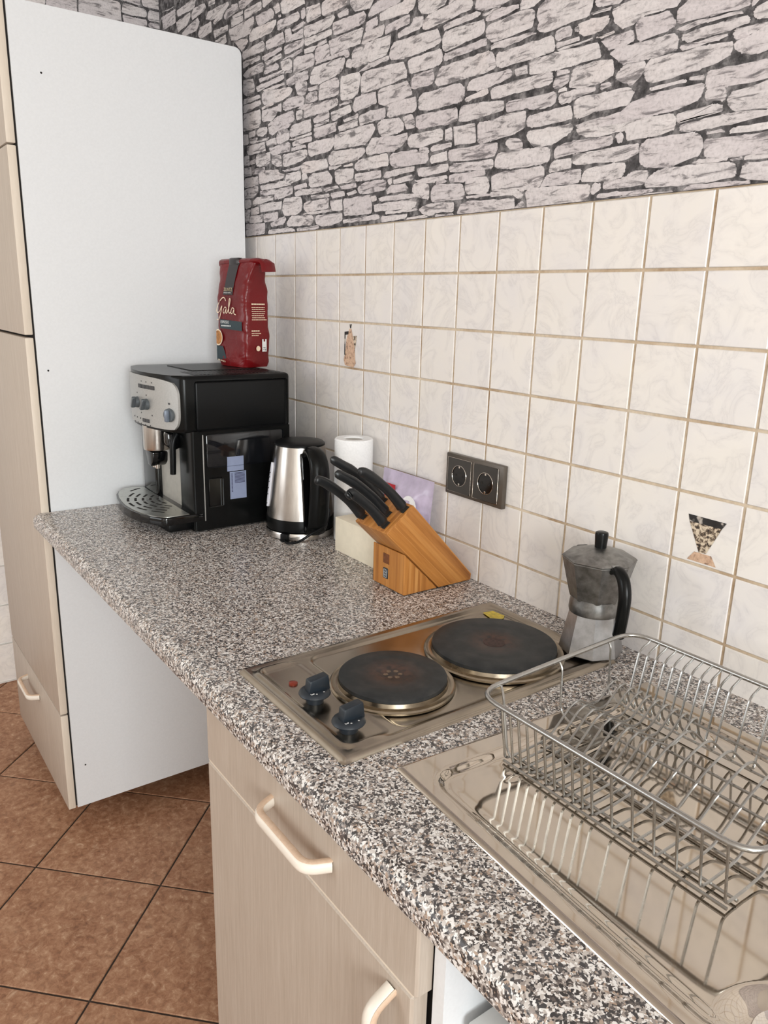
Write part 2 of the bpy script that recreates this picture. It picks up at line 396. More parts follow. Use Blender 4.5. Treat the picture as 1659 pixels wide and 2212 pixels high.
# right wall with the window that lights the room
WY0, WY1, WZ0, WZ1 = -2.35, -1.0, 0.95, 2.25
bm = bmesh.new()
bm_box(bm, XR, XR + .16, YF, WY0, 0, ZC); bm_box(bm, XR, XR + .16, WY1, 0.1, 0, ZC); bm_box(bm, XR, XR + .16, WY0, WY1, 0, WZ0); bm_box(bm, XR, XR + .16, WY0, WY1, WZ1, ZC)
wall_right = struct(bm_obj('wall_right', bm, M['paint']))
bm = bmesh.new(); fx0, fx1, ft = XR + .05, XR + .11, 0.06
bm_box(bm, fx0, fx1, WY0, WY0 + ft, WZ0, WZ1); bm_box(bm, fx0, fx1, WY1 - ft, WY1, WZ0, WZ1)
bm_box(bm, fx0, fx1, WY0 + ft, WY1 - ft, WZ0, WZ0 + ft); bm_box(bm, fx0, fx1, WY0 + ft, WY1 - ft, WZ1 - ft, WZ1)
window_1 = struct(bm_obj('window_1', bm, M['handle']))

# ------------------------------------------------------------------ stone wallpaper
# outlines of the printed stones, in half millimetres (x, height above 1.5 m), as the paper shows them
TRACED = [[-432,1237,-360,1225,-348,1195,-435,1189],
[-347,1227,-244,1236,-131,1207,-292,1188,-339,1196],
[-421,1184,-301,1181,-303,1167,-417,1172],
[-436,1172,-303,1161,-300,1137,-439,1137],
[-288,1177,-105,1172,-103,1139,-285,1139],
[-92,1197,60,1159,-72,1140,-93,1145],
[-468,1133,-185,1127,-183,1104,-229,1064,-384,1069,-441,1081],
[-168,1123,-7,1120,23,1095,13,1076,-117,1073,-152,1087],
[11,1121,63,1124,83,1087,35,1088],
[83,1117,123,1143,288,1100,303,1063,121,1064,97,1072],
[-239,1056,-197,1076,41,1061,37,1043,-9,1021,-217,1025,-240,1035],
[49,1051,244,1045,261,1024,243,1012,65,1013,49,1021],
[59,1072,83,1071,89,1061,65,1064],
[265,1043,303,1051,309,1009,273,1008],
[183,989,295,995,309,985,295,981,193,979],
[309,1041,429,1033,439,983,320,984],
[443,1028,523,1041,649,1009,637,975,469,975,447,983],
[569,957,639,963,653,952,651,936,595,939,576,945],
[295,971,536,963,549,949,517,927,309,928,295,945],
[533,935,765,920,776,900,764,879,589,883,541,887,533,911],
[-413,1068,-271,1053,-249,1036,-320,1003,-348,1024],
[-311,1001,-95,1003,-77,985,-87,961,-303,967,-321,981],
[-68,993,104,997,120,949,-44,956,-65,964],
[120,1000,175,995,179,964,287,968,287,936,181,943,127,948],
[-105,937,88,939,95,924,-80,917,-105,927],
[111,935,287,927,301,920,287,903,127,900,119,905],
[301,924,524,912,528,893,316,896,301,904],
[501,873,756,867,763,856,743,813,641,816,519,817,512,849],
[-313,955,-131,948,-127,931,-315,927],
[-80,907,87,912,87,895,-55,891],
[295,885,409,877,373,860,295,869],
[409,881,484,884,488,871,409,872],
[388,860,409,868,491,864,505,855,508,816,403,815,388,831],
[521,813,648,811,667,792,648,781,629,797,395,807,395,813],
[-316,897,-259,912,-105,912,-89,901,-99,875,-280,875],
[-91,865,-64,885,45,880,65,864,53,856,-81,857],
[79,879,157,877,185,864,184,813,117,827,85,856],
[103,884,272,891,283,881,196,876,165,883,95,881],
[200,861,241,867,371,853,384,837,384,808,211,805,200,811],
[360,784,388,797,623,787,633,775,612,745,585,735,424,725,352,735,345,753],
[640,771,680,772,687,736,637,749],
[-144,847,109,841,113,827,-135,832],
[-313,873,-207,861,-185,813,-200,797,-273,795,-316,813],
[-172,819,109,821,113,803,-164,795],
[132,792,211,801,327,795,335,761,225,764,156,765,132,779],
[-101,791,116,787,116,777,-84,777],
[-111,781,51,768,164,759,191,744,163,724,33,713,-87,725,-112,741],
[211,757,233,765,323,753,320,728,308,703,233,716],
[323,724,424,719,424,705,337,711],
[431,721,567,723,587,705,584,656,431,659,420,667],
[599,719,737,712,749,695,727,631,677,624,607,629,597,653],
[308,696,337,704,407,699,413,664,337,664,308,672],
[-312,785,-137,777,-129,763,-313,763],
[-319,756,-129,753,-121,732,-305,723,-320,725],
[99,703,155,713,279,703,301,687,285,665,115,668,95,679],
[-121,717,0,721,8,712,-113,708],
[-113,704,49,697,36,667,-11,644,-97,652,-119,664],
[49,704,83,703,83,671,41,676],
[232,657,293,664,375,657,293,644],
[293,640,360,653,575,643,581,617,495,608,389,608,300,608,289,617],
[221,645,279,647,281,611,224,609],
[-55,632,48,653,193,655,209,619,153,592,47,592,-12,579,-43,593],
[521,595,672,603,685,576,549,561,529,567],
[588,616,677,620,688,609,595,612],
[-320,717,-131,711,-128,651,-152,635,-311,639,-324,644],
[377,593,445,609,508,605,512,576,396,573,377,580],
[621,551,735,559,732,543,628,545],
[161,576,185,593,352,597,360,548,177,545,161,555],
[381,565,508,571,508,564,389,557],
[379,552,576,553,569,541,381,539],
[381,532,425,543,556,540,569,519,417,509,389,517],
[580,533,729,539,733,515,589,513],
[-263,625,-193,627,-189,600,-260,601],
[-180,615,-152,628,-63,623,-60,599,-108,588,-163,596],
[-325,624,-268,617,-265,572,-328,576],
[-255,591,-163,589,-172,576,-256,579],
[31,575,56,589,145,584,161,553,145,537,55,533,33,537],
[-251,576,-47,575,-47,567,-237,571],
[-83,560,21,565,33,535,-65,537],
[-285,563,-92,561,-80,519,-268,521,-287,540],
[-48,525,152,527,168,517,164,488,3,489,-23,496],
[184,519,224,524,364,523,367,507,192,503],
[176,500,308,496,315,484,176,487],
[153,537,360,540,364,532,176,531],
[327,496,389,499,549,497,557,473,524,448,352,441,331,455],
[503,420,531,440,783,425,788,412,740,387,664,384,524,385,507,400],
[-321,520,-263,517,-256,473,-323,476],
[-184,508,-32,507,-33,464,-68,449,-176,459,-189,477],
[-255,493,-189,493,-195,475,-251,472],
[-20,467,-7,483,75,480,85,432,44,433,-16,455],
[91,479,319,476,327,451,269,433,111,425,93,435],
[261,416,300,423,489,417,504,389,497,377,300,376,273,383],
[511,383,612,376,552,368,511,372],
[625,373,696,375,703,368,632,369],
[-319,465,-241,461,-239,421,-321,424],
[-233,451,-91,445,-96,435,-160,424,-229,425],
[-160,420,-113,432,44,420,52,405,109,392,93,376,-44,377,-152,373],
[123,391,261,393,265,355,141,345,109,359],
[85,412,207,409,261,413,257,399,109,404],
[273,376,315,375,327,352,277,351],
[337,359,368,367,504,365,539,335,532,312,360,312,337,323],
[556,357,592,361,704,355,707,332,692,304,580,305,563,319],
[-321,413,-169,411,-161,369,-324,369],
[-148,364,109,363,175,341,-11,340,-135,343],
[-324,361,-171,364,-167,337,-229,315,-321,319],
[-149,339,7,332,187,335,185,300,40,285,24,313,-100,316,-144,328],
[195,329,315,337,323,317,205,315],
[205,303,276,311,448,299,455,288,331,284,209,287],
[459,299,580,299,593,289,476,284],
[600,293,724,296,731,280,615,281],
[-321,311,-259,308,-245,284,-260,269,-319,267],
[-231,295,-183,312,-11,307,-7,289,-156,281,-231,275],
[3,309,24,311,28,287,5,287],
[-151,277,79,275,73,241,-148,241],
[87,263,108,284,261,280,276,256,268,220,221,205,107,207,85,229],
[288,244,315,253,509,255,509,217,492,212,315,209,292,223],
[352,276,512,271,516,259,360,263],
[523,272,635,272,641,252,533,252],
[651,261,725,269,735,257,668,251],
[519,241,619,240,623,196,541,199,527,220],
[-251,264,-165,267,-161,233,-252,232],
[-324,261,-256,259,-283,201,-321,201],
[-267,224,-120,227,-127,193,-277,196],
[-116,227,39,228,39,193,-113,191],
[260,203,353,207,531,204,533,197,360,197],
[47,197,107,203,123,192,97,171,-32,163,-41,179],
[123,173,172,201,368,192,383,173,360,152,139,156],
[393,176,412,189,620,184,624,155,520,140,449,140,397,157],
[-317,191,-95,185,-105,135,-315,132],
[-60,148,139,149,204,139,208,131,-69,133],
[224,141,420,145,427,135,391,129,228,131],
[663,973,675,1003,844,959,811,923,793,924,700,935],
[795,897,817,924,856,932,1001,919,1008,895,863,893,801,889],
[872,885,891,889,1029,889,1048,908,1104,893,1091,855,1052,845,876,859],
[779,879,861,880,863,851,776,845],
[911,820,921,835,1067,840,1067,809,992,807,911,808],
[735,907,759,924,780,904,772,885,731,884],
[751,811,773,844,904,843,907,832,897,808,757,808],
[992,793,1075,801,1093,821,1148,812,1147,796,1135,780,999,775],
[1116,863,1119,889,1280,848,1272,823,1185,813,1137,824,1116,845],
[1151,797,1172,809,1395,820,1413,788,1411,775,1175,765,1145,772,1147,788],
[1287,820,1307,841,1347,832,1291,815],
[1427,780,1436,809,1627,760,1545,747,1473,755,1428,768],
[1261,753,1277,759,1436,759,1457,748,1443,743,1269,741],
[1463,745,1545,745,1545,740,1471,737],
[680,789,704,803,809,804,949,797,943,759,925,736,812,733,705,733,687,740],
[957,756,977,768,1232,753,1257,711,1225,704,1160,699,1028,701,953,713,941,733],
[1264,720,1275,733,1324,735,1472,727,1480,709,1476,685,1405,681,1275,673,1261,691],
[736,712,807,728,936,728,948,716,836,713,741,713],
[755,693,784,703,916,697,1035,689,1056,659,1060,633,896,628,756,629,749,667],
[1060,684,1080,688,1251,688,1265,669,1265,643,1231,636,1104,639,1076,641],
[1275,665,1489,668,1495,649,1285,644,1272,647],
[1516,635,1555,636,1555,632,1516,629],
[1233,593,1255,627,1509,627,1531,609,1545,575,1523,567,1407,567,1244,569,1229,583],
[1089,616,1109,632,1212,629,1223,603,1215,583,1107,583,1088,592],
[763,621,751,627,857,617,864,577,764,572,740,573,711,568,691,587,709,619],
[872,612,896,623,1064,619,1087,587,1097,568,993,559,951,548,876,572],
[1135,547,1159,560,1368,556,1393,537,1393,507,1368,497,1192,499,1136,511],
[1400,505,1511,515,1516,499,1408,493,1396,495],
[935,524,944,547,993,559,1119,557,1124,515,1101,507,952,513],
[741,548,819,555,923,551,929,525,919,515,820,515,748,512],
[1123,487,1143,489,1356,481,1363,443,1328,435,1145,444,1124,455],
[1039,500,1101,500,1119,461,1115,453,1063,456,1056,473],
[868,499,907,511,1017,500,1048,475,1052,455,1009,448,909,448,887,465],
[560,503,797,508,844,503,859,485,823,453,788,437,651,443,551,448],
[796,420,835,452,988,440,1073,440,1075,420,1033,396,991,387,812,396,797,404],
[1077,420,1095,429,1273,424,1285,416,1287,389,1159,380,1092,388,1079,399],
[1295,419,1333,421,1339,381,1299,384],
[1343,423,1457,416,1465,357,1352,361],
[757,424,781,421,793,411,769,395,757,392,745,413],
[716,367,741,381,825,384,947,383,956,357,953,339,903,341,820,337,729,345,713,357],
[961,368,980,379,1135,375,1145,359,1205,352,1207,331,1193,321,993,328,965,344],
[1149,379,1204,372,1211,353,1151,361],
[1215,364,1229,375,1337,371,1337,360,1277,357,1225,357],
[1215,328,1221,341,1311,347,1316,316,1228,315],
[1319,344,1335,349,1571,341,1576,323,1561,301,1413,305,1328,311],
[717,331,827,329,903,325,907,301,828,299,731,303,715,312],
[924,303,939,316,1123,317,1123,303,956,295,928,297],
[1139,307,1319,304,1327,292,1316,280,1176,277,1151,280],
[1329,295,1360,300,1559,291,1561,265,1439,269,1331,276],
[988,280,1113,289,1120,271,996,268],
[951,287,979,291,980,269,957,271],
[737,276,793,291,828,291,923,289,945,279,935,252,831,248,751,252],
[944,248,975,264,1068,261,1089,244,1075,236,947,236],
[1125,268,1317,265,1320,257,1256,255,1247,249,1156,256],
[1256,251,1304,255,1319,245,1257,243],
[1327,265,1516,264,1524,248,1449,247,1415,235,1333,241],
[1125,256,1181,256,1212,244,1219,224,1216,192,1144,207,1111,233],
[1233,231,1267,240,1403,229,1417,207,1419,181,1236,183,1231,196],
[1420,233,1441,243,1527,241,1544,221,1543,196,1531,188,1432,193,1421,209],
[889,224,1053,225,1139,219,1139,204,903,211],
[628,240,819,240,831,239,843,212,847,176,833,168,636,173],
[836,235,877,231,881,215,843,215],
[859,201,1129,200,1145,195,1140,177,1120,169,863,175],
[1157,161,1183,171,1247,177,1361,172,1364,141,1264,145,1235,135,1184,144],
[1428,187,1596,185,1597,177,1432,180],
[1383,133,1403,163,1447,168,1669,159,1671,128,1379,124],
[939,167,1147,165,1152,160,945,159],
[916,152,1089,151,1080,136,917,129],
[1091,135,1195,139,1215,131,1080,129],
[1264,137,1364,132,1364,127,1260,129],
[627,155,899,161,903,144,631,144],
[1480,727,1503,735,1541,740,1632,732,1635,723,1581,716,1489,716],
[1640,731,1659,752,1752,728,1699,711,1641,713],
[1485,691,1499,705,1548,705,1635,711,1700,700,1707,680,1697,652,1533,648,1519,649,1489,673],
[1717,697,1740,711,1780,721,1935,683,1933,652,1924,631,1836,629,1756,628,1728,633,1720,647,1728,659,1716,677],
[1944,661,1948,679,2049,653,2035,635,1968,644,1949,651],
[1929,636,2001,635,2001,627,1936,631],
[1885,619,1931,620,1997,613,2000,596,1967,580,1905,584,1893,593,1893,604],
[1873,612,1889,611,1891,600,1877,600],
[1799,613,1813,621,1856,619,1865,608,1863,595,1807,592,1799,599],
[1511,639,1535,643,1696,639,1721,631,1591,623,1520,632],
[1543,603,1553,612,1785,609,1799,589,1800,568,1763,565,1700,564,1561,567,1544,580],
[1804,585,1892,584,1896,575,1809,571],
[1807,567,1944,568,1947,564,1820,564],
[1697,557,1715,560,1804,561,1964,553,1975,532,1984,513,1881,512,1809,512,1700,521],
[1956,568,2020,569,2024,565,1968,563],
[1489,608,1516,625,1529,612,1540,588,1545,573,1517,565,1507,589],
[1404,536,1420,553,1519,557,1612,552,1623,540,1621,531,1561,523,1461,517,1409,527],
[1632,548,1687,549,1693,525,1641,528],
[1523,504,1535,511,1712,512,1796,511,1803,485,1785,477,1643,479,1533,477],
[1879,503,1915,503,1967,504,2024,496,2032,477,2032,456,1977,445,1889,448,1868,456,1876,477],
[1817,507,1860,503,1868,495,1817,495],
[1804,472,1812,489,1865,488,1868,472,1828,460,1808,465],
[1828,453,1859,457,1863,448,1829,447],
[1829,440,1889,443,1971,437,1973,428,1913,425,1880,413,1833,415],
[1987,439,2025,439,2029,429,1991,427],
[1371,473,1387,484,1525,472,1591,463,1595,437,1529,433,1383,432,1368,439],
[1603,453,1613,457,1820,451,1823,423,1793,413,1744,415,1696,427,1605,428],
[1893,408,1912,419,2016,416,2092,415,2111,399,2097,371,1985,373,1915,363,1900,371],
[1976,553,1999,556,2068,556,2076,527,2008,525,2001,535],
[2008,625,2032,628,2128,633,2237,605,2224,584,2176,585,2120,587,2087,572,2049,569,2019,592],
[2092,567,2104,579,2199,576,2215,556,2223,537,2200,532,2116,525,2104,532],
[2223,573,2249,585,2271,596,2423,559,2429,533,2317,537,2231,540,2224,549],
[2433,535,2436,555,2464,548,2436,529],
[2440,517,2445,525,2480,531,2485,496,2455,500,2443,505],
[2224,527,2285,533,2407,525,2415,520,2319,525,2244,521],
[2036,556,2089,559,2093,528,2064,528,2039,533],
[2013,516,2033,525,2091,521,2196,520,2228,516,2236,505,2236,479,2149,475,2064,479,2047,489],
[2245,509,2284,513,2369,513,2425,512,2432,501,2428,496,2384,492,2324,492,2264,491,2247,499],
[2391,483,2399,489,2460,488,2487,485,2441,471,2397,467],
[2241,485,2372,484,2379,479,2351,476,2245,476],
[2399,460,2445,467,2471,479,2492,479,2501,425,2452,424,2417,435,2400,449],
[2041,456,2056,467,2071,476,2132,472,2139,464,2131,441,2101,419,2076,429,2044,444],
[2143,461,2152,471,2328,469,2392,463,2395,449,2391,435,2353,425,2309,419,2167,411,2148,423,2135,441],
[2279,404,2325,401,2324,393,2285,397],
[2331,396,2335,408,2504,407,2511,364,2392,364,2340,367,2333,377],
[2159,401,2268,401,2277,396,2163,396],
[2101,373,2161,385,2325,384,2329,372,2320,348,2271,336,2188,331,2071,328,1992,328,1915,337,1907,345,1995,351,2068,355],
[2332,360,2343,367,2387,365,2395,344,2389,332,2336,341],
[2397,333,2409,348,2512,359,2521,297,2423,304,2407,316],
[1909,335,1992,328,2071,325,2101,327,2241,325,2252,313,2256,300,2251,284,2176,279,2100,279,2095,301,2088,307,2000,303,1953,308,1920,320],
[2060,296,2071,303,2085,297,2087,279,2072,275],
[2256,321,2359,327,2368,328,2389,320,2388,308,2316,304,2267,299,2259,303],
[2269,292,2328,296,2397,300,2519,292,2520,281,2356,273,2316,275,2271,276],
[2417,259,2431,265,2523,265,2525,251,2419,253],
[2351,264,2392,265,2405,257,2353,260],
[2147,241,2152,261,2171,272,2316,269,2336,257,2345,228,2335,212,2263,195,2177,199,2156,211],
[2347,247,2365,247,2459,243,2531,243,2537,199,2465,196,2357,204,2351,224],
[2319,195,2335,200,2420,197,2420,193,2323,191],
[2428,191,2459,193,2463,189,2433,188],
[2465,191,2484,195,2533,196,2536,185,2467,187],
[2187,171,2208,187,2252,191,2436,184,2451,165,2444,148,2324,143,2181,147,2177,160],
[2463,171,2473,177,2541,177,2549,129,2485,140,2459,147],
[1904,257,1913,264,2051,264,2111,265,2145,265,2144,241,2115,231,2055,229,1911,237],
[1949,204,1961,217,2064,223,2105,217,2103,196,2096,183,2025,179,1945,184],
[2028,173,2096,179,2117,185,2131,195,2179,191,2185,185,2175,157,2093,155,2033,155],
[2015,144,2095,144,2205,141,2205,135,2096,135,2012,135],
[2304,133,2315,139,2451,137,2489,135,2492,127,2453,124,2297,123],
[2096,129,2269,131,2273,124,2097,124],
[2491,125,2545,124,2547,119,2491,121],
[1469,415,1507,415,1531,413,1591,420,1693,419,1697,405,1691,369,1651,359,1536,351,1492,349,1472,359],
[1703,391,1712,401,1759,403,1884,403,1892,367,1799,364,1727,365,1704,375],
[1703,351,1721,356,1893,351,1899,337,1877,323,1832,308,1812,304,1740,309,1717,325],
[1609,336,1624,347,1667,341,1687,328,1691,305,1631,315],
[1567,293,1581,307,1733,303,1805,296,1815,281,1809,257,1760,253,1625,255,1589,261,1564,267],
[1828,284,1840,295,1905,303,1995,297,2045,297,2053,288,2049,275,1909,269,1829,263],
[1817,247,1837,257,1901,256,1903,228,1813,223],
[1551,240,1587,245,1776,247,1791,240,1793,216,1775,185,1716,185,1705,179,1681,188,1559,193],
[1797,208,1811,219,1943,219,1945,199,1936,183,1781,187],
[1551,187,1663,189,1699,177,1709,164,1692,157,1668,172,1552,176],
[1713,171,1724,180,1775,183,1979,176,1984,155,1968,125,1729,125,1723,160],
[1676,131,1689,144,1716,147,1720,125,1676,127],
[1988,167,2000,176,2019,172,2024,159,1997,144,1987,151],
[-1144,1381,-964,1381,-855,1391,-891,1336,-1131,1349],
[-1372,1389,-1161,1380,-1168,1329,-1361,1333],
[-1159,1328,-953,1329,-948,1307,-1008,1276,-1140,1273],
[-940,1311,-907,1335,-756,1324,-736,1299,-773,1292,-927,1285],
[-715,1299,-699,1320,-627,1333,-623,1291],
[-992,1268,-851,1277,-829,1252,-871,1224,-1061,1233,-1076,1253],
[-748,1249,-716,1273,-468,1259,-456,1245,-524,1221,-677,1227],
[-657,1207,-620,1224,-524,1227,-539,1205,-636,1197],
[-525,1207,-484,1227,-355,1220,-356,1196,-500,1185],
[-857,1199,-825,1224,-677,1221,-675,1173,-829,1171],
[-653,1169,-475,1157,-476,1135,-641,1135],
[-643,1120,-504,1120,-493,1083,-547,1084],
[-1367,1428,-1191,1415,-1091,1412,-1261,1415],
[-1388,1404,-1160,1396,-1161,1385,-1372,1389]]
TR = [[(q[i] / 2000.0, 1.5 + q[i + 1] / 2000.0) for i in range(0, len(q), 2)] for q in TRACED]
def inside(p, poly):
    c = False
    for i in range(len(poly)):
        a, b = poly[i], poly[i - 1]
        if (a[1] > p[1]) != (b[1] > p[1]) and p[0] < (b[0] - a[0]) * (p[1] - a[1]) / (b[1] - a[1]) + a[0]: c = not c
    return c
HULL = [(-0.73, 2.285), (1.29, 1.775), (1.315, 1.54), (-0.73, 1.54)]
def clip_poly(poly, zmin=None, zmax=None, xmin=None, xmax=None):
    for axis, lim, sgn in ((1, zmin, 1), (1, zmax, -1), (0, xmin, 1), (0, xmax, -1)):
        if lim is None: continue
        out = []
        for i, p in enumerate(poly):
            q = poly[(i + 1) % len(poly)]; a = (p[axis] - lim) * sgn; b = (q[axis] - lim) * sgn
            if a >= 0: out.append(p)
            if (a >= 0) != (b >= 0):
                t = a / (a - b); out.append((p[0] + (q[0] - p[0]) * t, p[1] + (q[1] - p[1]) * t))
        poly = out
        if len(poly) < 3: return None
    return poly
def gen_stones(x0, x1, z0, z1, seed):
    r = random.Random(seed); out = []
    def wob(x, k): return 0.006 * math.sin(x * 5.1 + k * 1.7) + 0.004 * math.sin(x * 13.3 + k * 2.9)
    z = z0 - 0.02; k = 0
    while z < z1:
        h = r.choice([0.022, 0.034, 0.042, 0.05, 0.058, 0.066]) * r.uniform(0.9, 1.1)
        x = x0 - r.uniform(0.0, 0.1)
        while x < x1:
            w = r.uniform(0.06, 0.15) * (1.15 if h < 0.03 else 1.0)
            za, zb = z + wob(x, k), z + wob(x + w, k); zc, zd = z + h + wob(x, k + 1), z + h + wob(x + w, k + 1)
            parts = [(0, 1)]
            if h > 0.045 and r.random() < 0.38: s = r.uniform(0.35, 0.65); parts = [(0, s), (s, 1)]
            for (p0, p1) in parts:
                sk = r.uniform(-.006, .006)
                lo0 = za + (zc - za) * p0; hi0 = za + (zc - za) * p1; lo1 = zb + (zd - zb) * p0; hi1 = zb + (zd - zb) * p1
                out.append([(x, lo0), (x + w * .5, (lo0 + lo1) / 2 + r.uniform(-.002, .002)), (x + w + sk, lo1), (x + w - sk * .5, hi1), (x + w * .45, (hi0 + hi1) / 2 + r.uniform(-.002, .002)), (x, hi0)])
            x += w
        z += h; k += 1
    return out
def stone_mesh(name, polys, to3, parent, lim, seed, gap=0.0022, rad=0.011):
    """flat printed stones: every polygon shrunk by the joint, corners rounded, outline roughened"""
    r = random.Random(seed); vs = []; fs = []; rn = []; rim = []
    for poly in polys:
        p = [Vector((a, b, 0)) for a, b in poly]
        ar = sum(p[i].x * p[(i + 1) % len(p)].y - p[(i + 1) % len(p)].x * p[i].y for i in range(len(p)))
        if ar < 0: p.reverse()
        q = []
        for i in range(len(p)):
            a, b, c = p[i - 1], p[i], p[(i + 1) % len(p)]
            d1 = (b - a).normalized(); d2 = (c - b).normalized(); n1 = Vector((-d1.y, d1.x, 0)); n2 = Vector((-d2.y, d2.x, 0))
            m = (n1 + n2); m = m.normalized() if m.length > 1e-4 else n1
            q.append(b + m * min(gap * 2, gap / max(0.5, m.dot(n1))))
        o = rounded(q, rad * r.uniform(0.5, 1.2), 4, True)
        # roughen
        fine = []
        for i, a in enumerate(o):
            b = o[(i + 1) % len(o)]; k = max(1, int((b - a).length / 0.011))
            for t in range(k): fine.append(a.lerp(b, t / k))
        fine = [f + Vector((r.uniform(-1, 1), r.uniform(-1, 1), 0)) * 0.0010 for f in fine]
        pts = clip_poly([(f.x, f.y) for f in fine], lim[2], lim[3], lim[0], lim[1])
        if not pts: continue
        cx = sum(a for a, b in pts) / len(pts); cz = sum(b for a, b in pts) / len(pts)
        rv = (r.random(), r.random(), r.random()); k0 = len(vs); n = len(pts); kk = (len(fs) % 9000) * 2e-4
        for a, b in pts: vs.append(to3(a, b, kk)); rn.append(rv); rim.append(1.0)
        for a, b in pts:
            dx, dz = cx - a, cz - b; L = math.hypot(dx, dz) + 1e-6; s = min(0.0040, L * 0.35)
            vs.append(to3(a + dx / L * s, b + dz / L * s, 1 + kk)); rn.append(rv); rim.append(0.0)
        for i in range(n): fs.append((k0 + i, k0 + (i + 1) % n, k0 + n + (i + 1) % n, k0 + n + i))
        fs.append(tuple(range(k0 + n, k0 + 2 * n)))
    me = bpy.data.meshes.new(name); me.from_pydata(vs, [], fs); me.update()
    me.attributes.new('rnd', 'FLOAT_VECTOR', 'POINT').data.foreach_set('vector', [c for v in rn for c in v])
    me.attributes.new('rim', 'FLOAT', 'POINT').data.foreach_set('value', rim)
    return struct(new_obj(name, me, M['stone'], parent))
struct(box('wallpaper_joints', -0.712, XR, -0.0004, 0.0022, ROW0, ZC, M['joint'], wall_back))
B3 = lambda a, b, h: (a, -0.0008 - 0.0002 * h, b)
stone_mesh('wallpaper_stones', TR, B3, wall_back, (-0.71, XR, ROW0 + .0005, ZC), 5, -0.0005, 0.006)
stone_mesh('wallpaper_stones', [p for p in gen_stones(-0.72, XR, ROW0, ZC, 3) if not any(inside(q, HULL) for q in p)], B3, wall_back, (-0.71, XR, ROW0 + .0005, ZC), 5)
struct(box('wallpaper_joints', -0.712, -0.7105, -0.5, 0, 1.5, ZC, M['joint'], wall_left))
stone_mesh('wallpaper_stones', gen_stones(-0.52, 0.02, 1.5, ZC, 8), lambda a, b, h: (-0.7095 + 0.0002 * h, -(a + .5) , b), wall_left, (-0.5, 0.0, 1.5, ZC), 6)

# inlaid pictures on two tiles (flat prints on the wall tiles)
def mat_speck(name, stops, scale):
    n = NT(name); v = n.coord(); n.color(n.ramp(n.noise(v, scale, 3, 0.6, 0.4), stops)); return n.set(0.3)
M['inlay_dark'] = mat_speck('black_marble_inlay', [(0.3, (30, 28, 28)), (0.6, (44, 42, 42)), (0.68, (190, 180, 170))], 60)
M['inlay_stone'] = mat_speck('speckled_granite_inlay', [(0.36, (44, 38, 34)), (0.46, (110, 92, 76)), (0.54, (214, 196, 172)), (0.7, (226, 212, 190))], 150)
M['inlay_pink'] = mat_speck('pink_marble_inlay', [(0.3, (96, 72, 58)), (0.42, (198, 162, 136)), (0.6, (222, 188, 160)), (0.72, (206, 180, 150))], 130)
def flat(name, polys, mat, parent, y=-0.0006):
    bm = bmesh.new()
    for p in polys: bm.faces.new([bm.verts.new((a, y, b)) for a, b in p])
    return struct(bm_obj(name, bm, mat, parent))
flat('goblet_inlay_rim', [[(1.2213, 1.1345), (1.2793, 1.134), (1.2735, 1.1245), (1.2242, 1.1245)]], M['inlay_dark'], wall_back)
flat('goblet_inlay_bowl', [[(1.2242, 1.1245), (1.2735, 1.1245), (1.2555, 1.0845), (1.2445, 1.083)][::-1]], M['inlay_stone'], wall_back)
flat('goblet_inlay_foot', [[(1.2275, 1.0695), (1.2725, 1.0692), (1.2635, 1.083), (1.2375, 1.083)]], M['inlay_pink'], wall_back)
flat('jug_inlay_body', [[(.3275, 1.2695), (.3225, 1.281), (.328, 1.296), (.3325, 1.326), (.3415, 1.345), (.345, 1.350), (.352, 1.350), (.357, 1.337), (.367, 1.305), (.3685, 1.284), (.3715, 1.277), (.362, 1.266)]], M['inlay_pink'], wall_back)
flat('jug_inlay_handle', [[(.344, 1.360), (.3535, 1.360), (.3505, 1.351), (.347, 1.351)], [(.3245, 1.3425), (.341, 1.3445), (.3405, 1.3375), (.3285, 1.336), (.328, 1.292), (.3245, 1.292)]], M['inlay_dark'], wall_back)
flat('jug_inlay_spout', [[(.3575, 1.3345), (.374, 1.336), (.3705, 1.316), (.3665, 1.306)]], M['inlay_stone'], wall_back)

# ------------------------------------------------------------------ tall cabinet
t = thing('tall_cabinet', 'tall white-sided cabinet with cream fronts at the left end of the countertop', 'cabinet', (-0.41, -0.3, 0))
def W(o, p): return (p[0] - o.location.x, p[1] - o.location.y, p[2] - o.location.z)
def shift(ob, par):
    """mesh was written in room coordinates: bring it into its thing's frame"""
    par_m = Matrix.Translation(Vector(par.location)) @ Matrix.Rotation(par.rotation_euler.z, 4, 'Z')
    ob.data.transform(par_m.inverted()); return ob
PX = -0.108
prof = [(-0.556, 0.075), (-0.556, 1.985)]
prof = [(-0.5565, 0.075), (-0.5565, 1.994)] + [(-0.045 + 0.017 * math.sin(a), 1.977 + 0.017 * math.cos(a)) for a in [R(x) for x in (0, 22, 45, 67, 90)]] + [(-0.028, 0.075)]
shift(prism('carcass', prof, -0.70, PX, 'x', M['white_panel'], t, 0.0008, 1), t)
shift(box('plinth', -0.68, -0.26, -0.5, -0.06, 0, 0.075, M['dark_gap'], t), t)
def front(name, z0, z1, par, x0=-0.70, x1=PX + .0005, y0=-0.5795, y1=-0.5605):
    bm = bmesh.new(); bm_box(bm, x0, x1, y0, y1, z0, z1, 0.0025, 2)
    o = bm_obj(name, bm, [M['door'], M['door_edge']], par, 40)
    for p in o.data.polygons:
        if abs(p.normal.x) > 0.5: p.material_index = 1
    return shift(o, par)
shift(box('gap_shadow', -0.695, PX - .004, -0.5605, -0.5565, 0.08, 1.99, M['dark_gap'], t), t)
front('door', 1.716, 1.994, t); front('door', 1.3165, 1.7125, t); front('door', 0.3585, 1.3105, t)
drw = front('drawer', 0.076, 0.355, t)
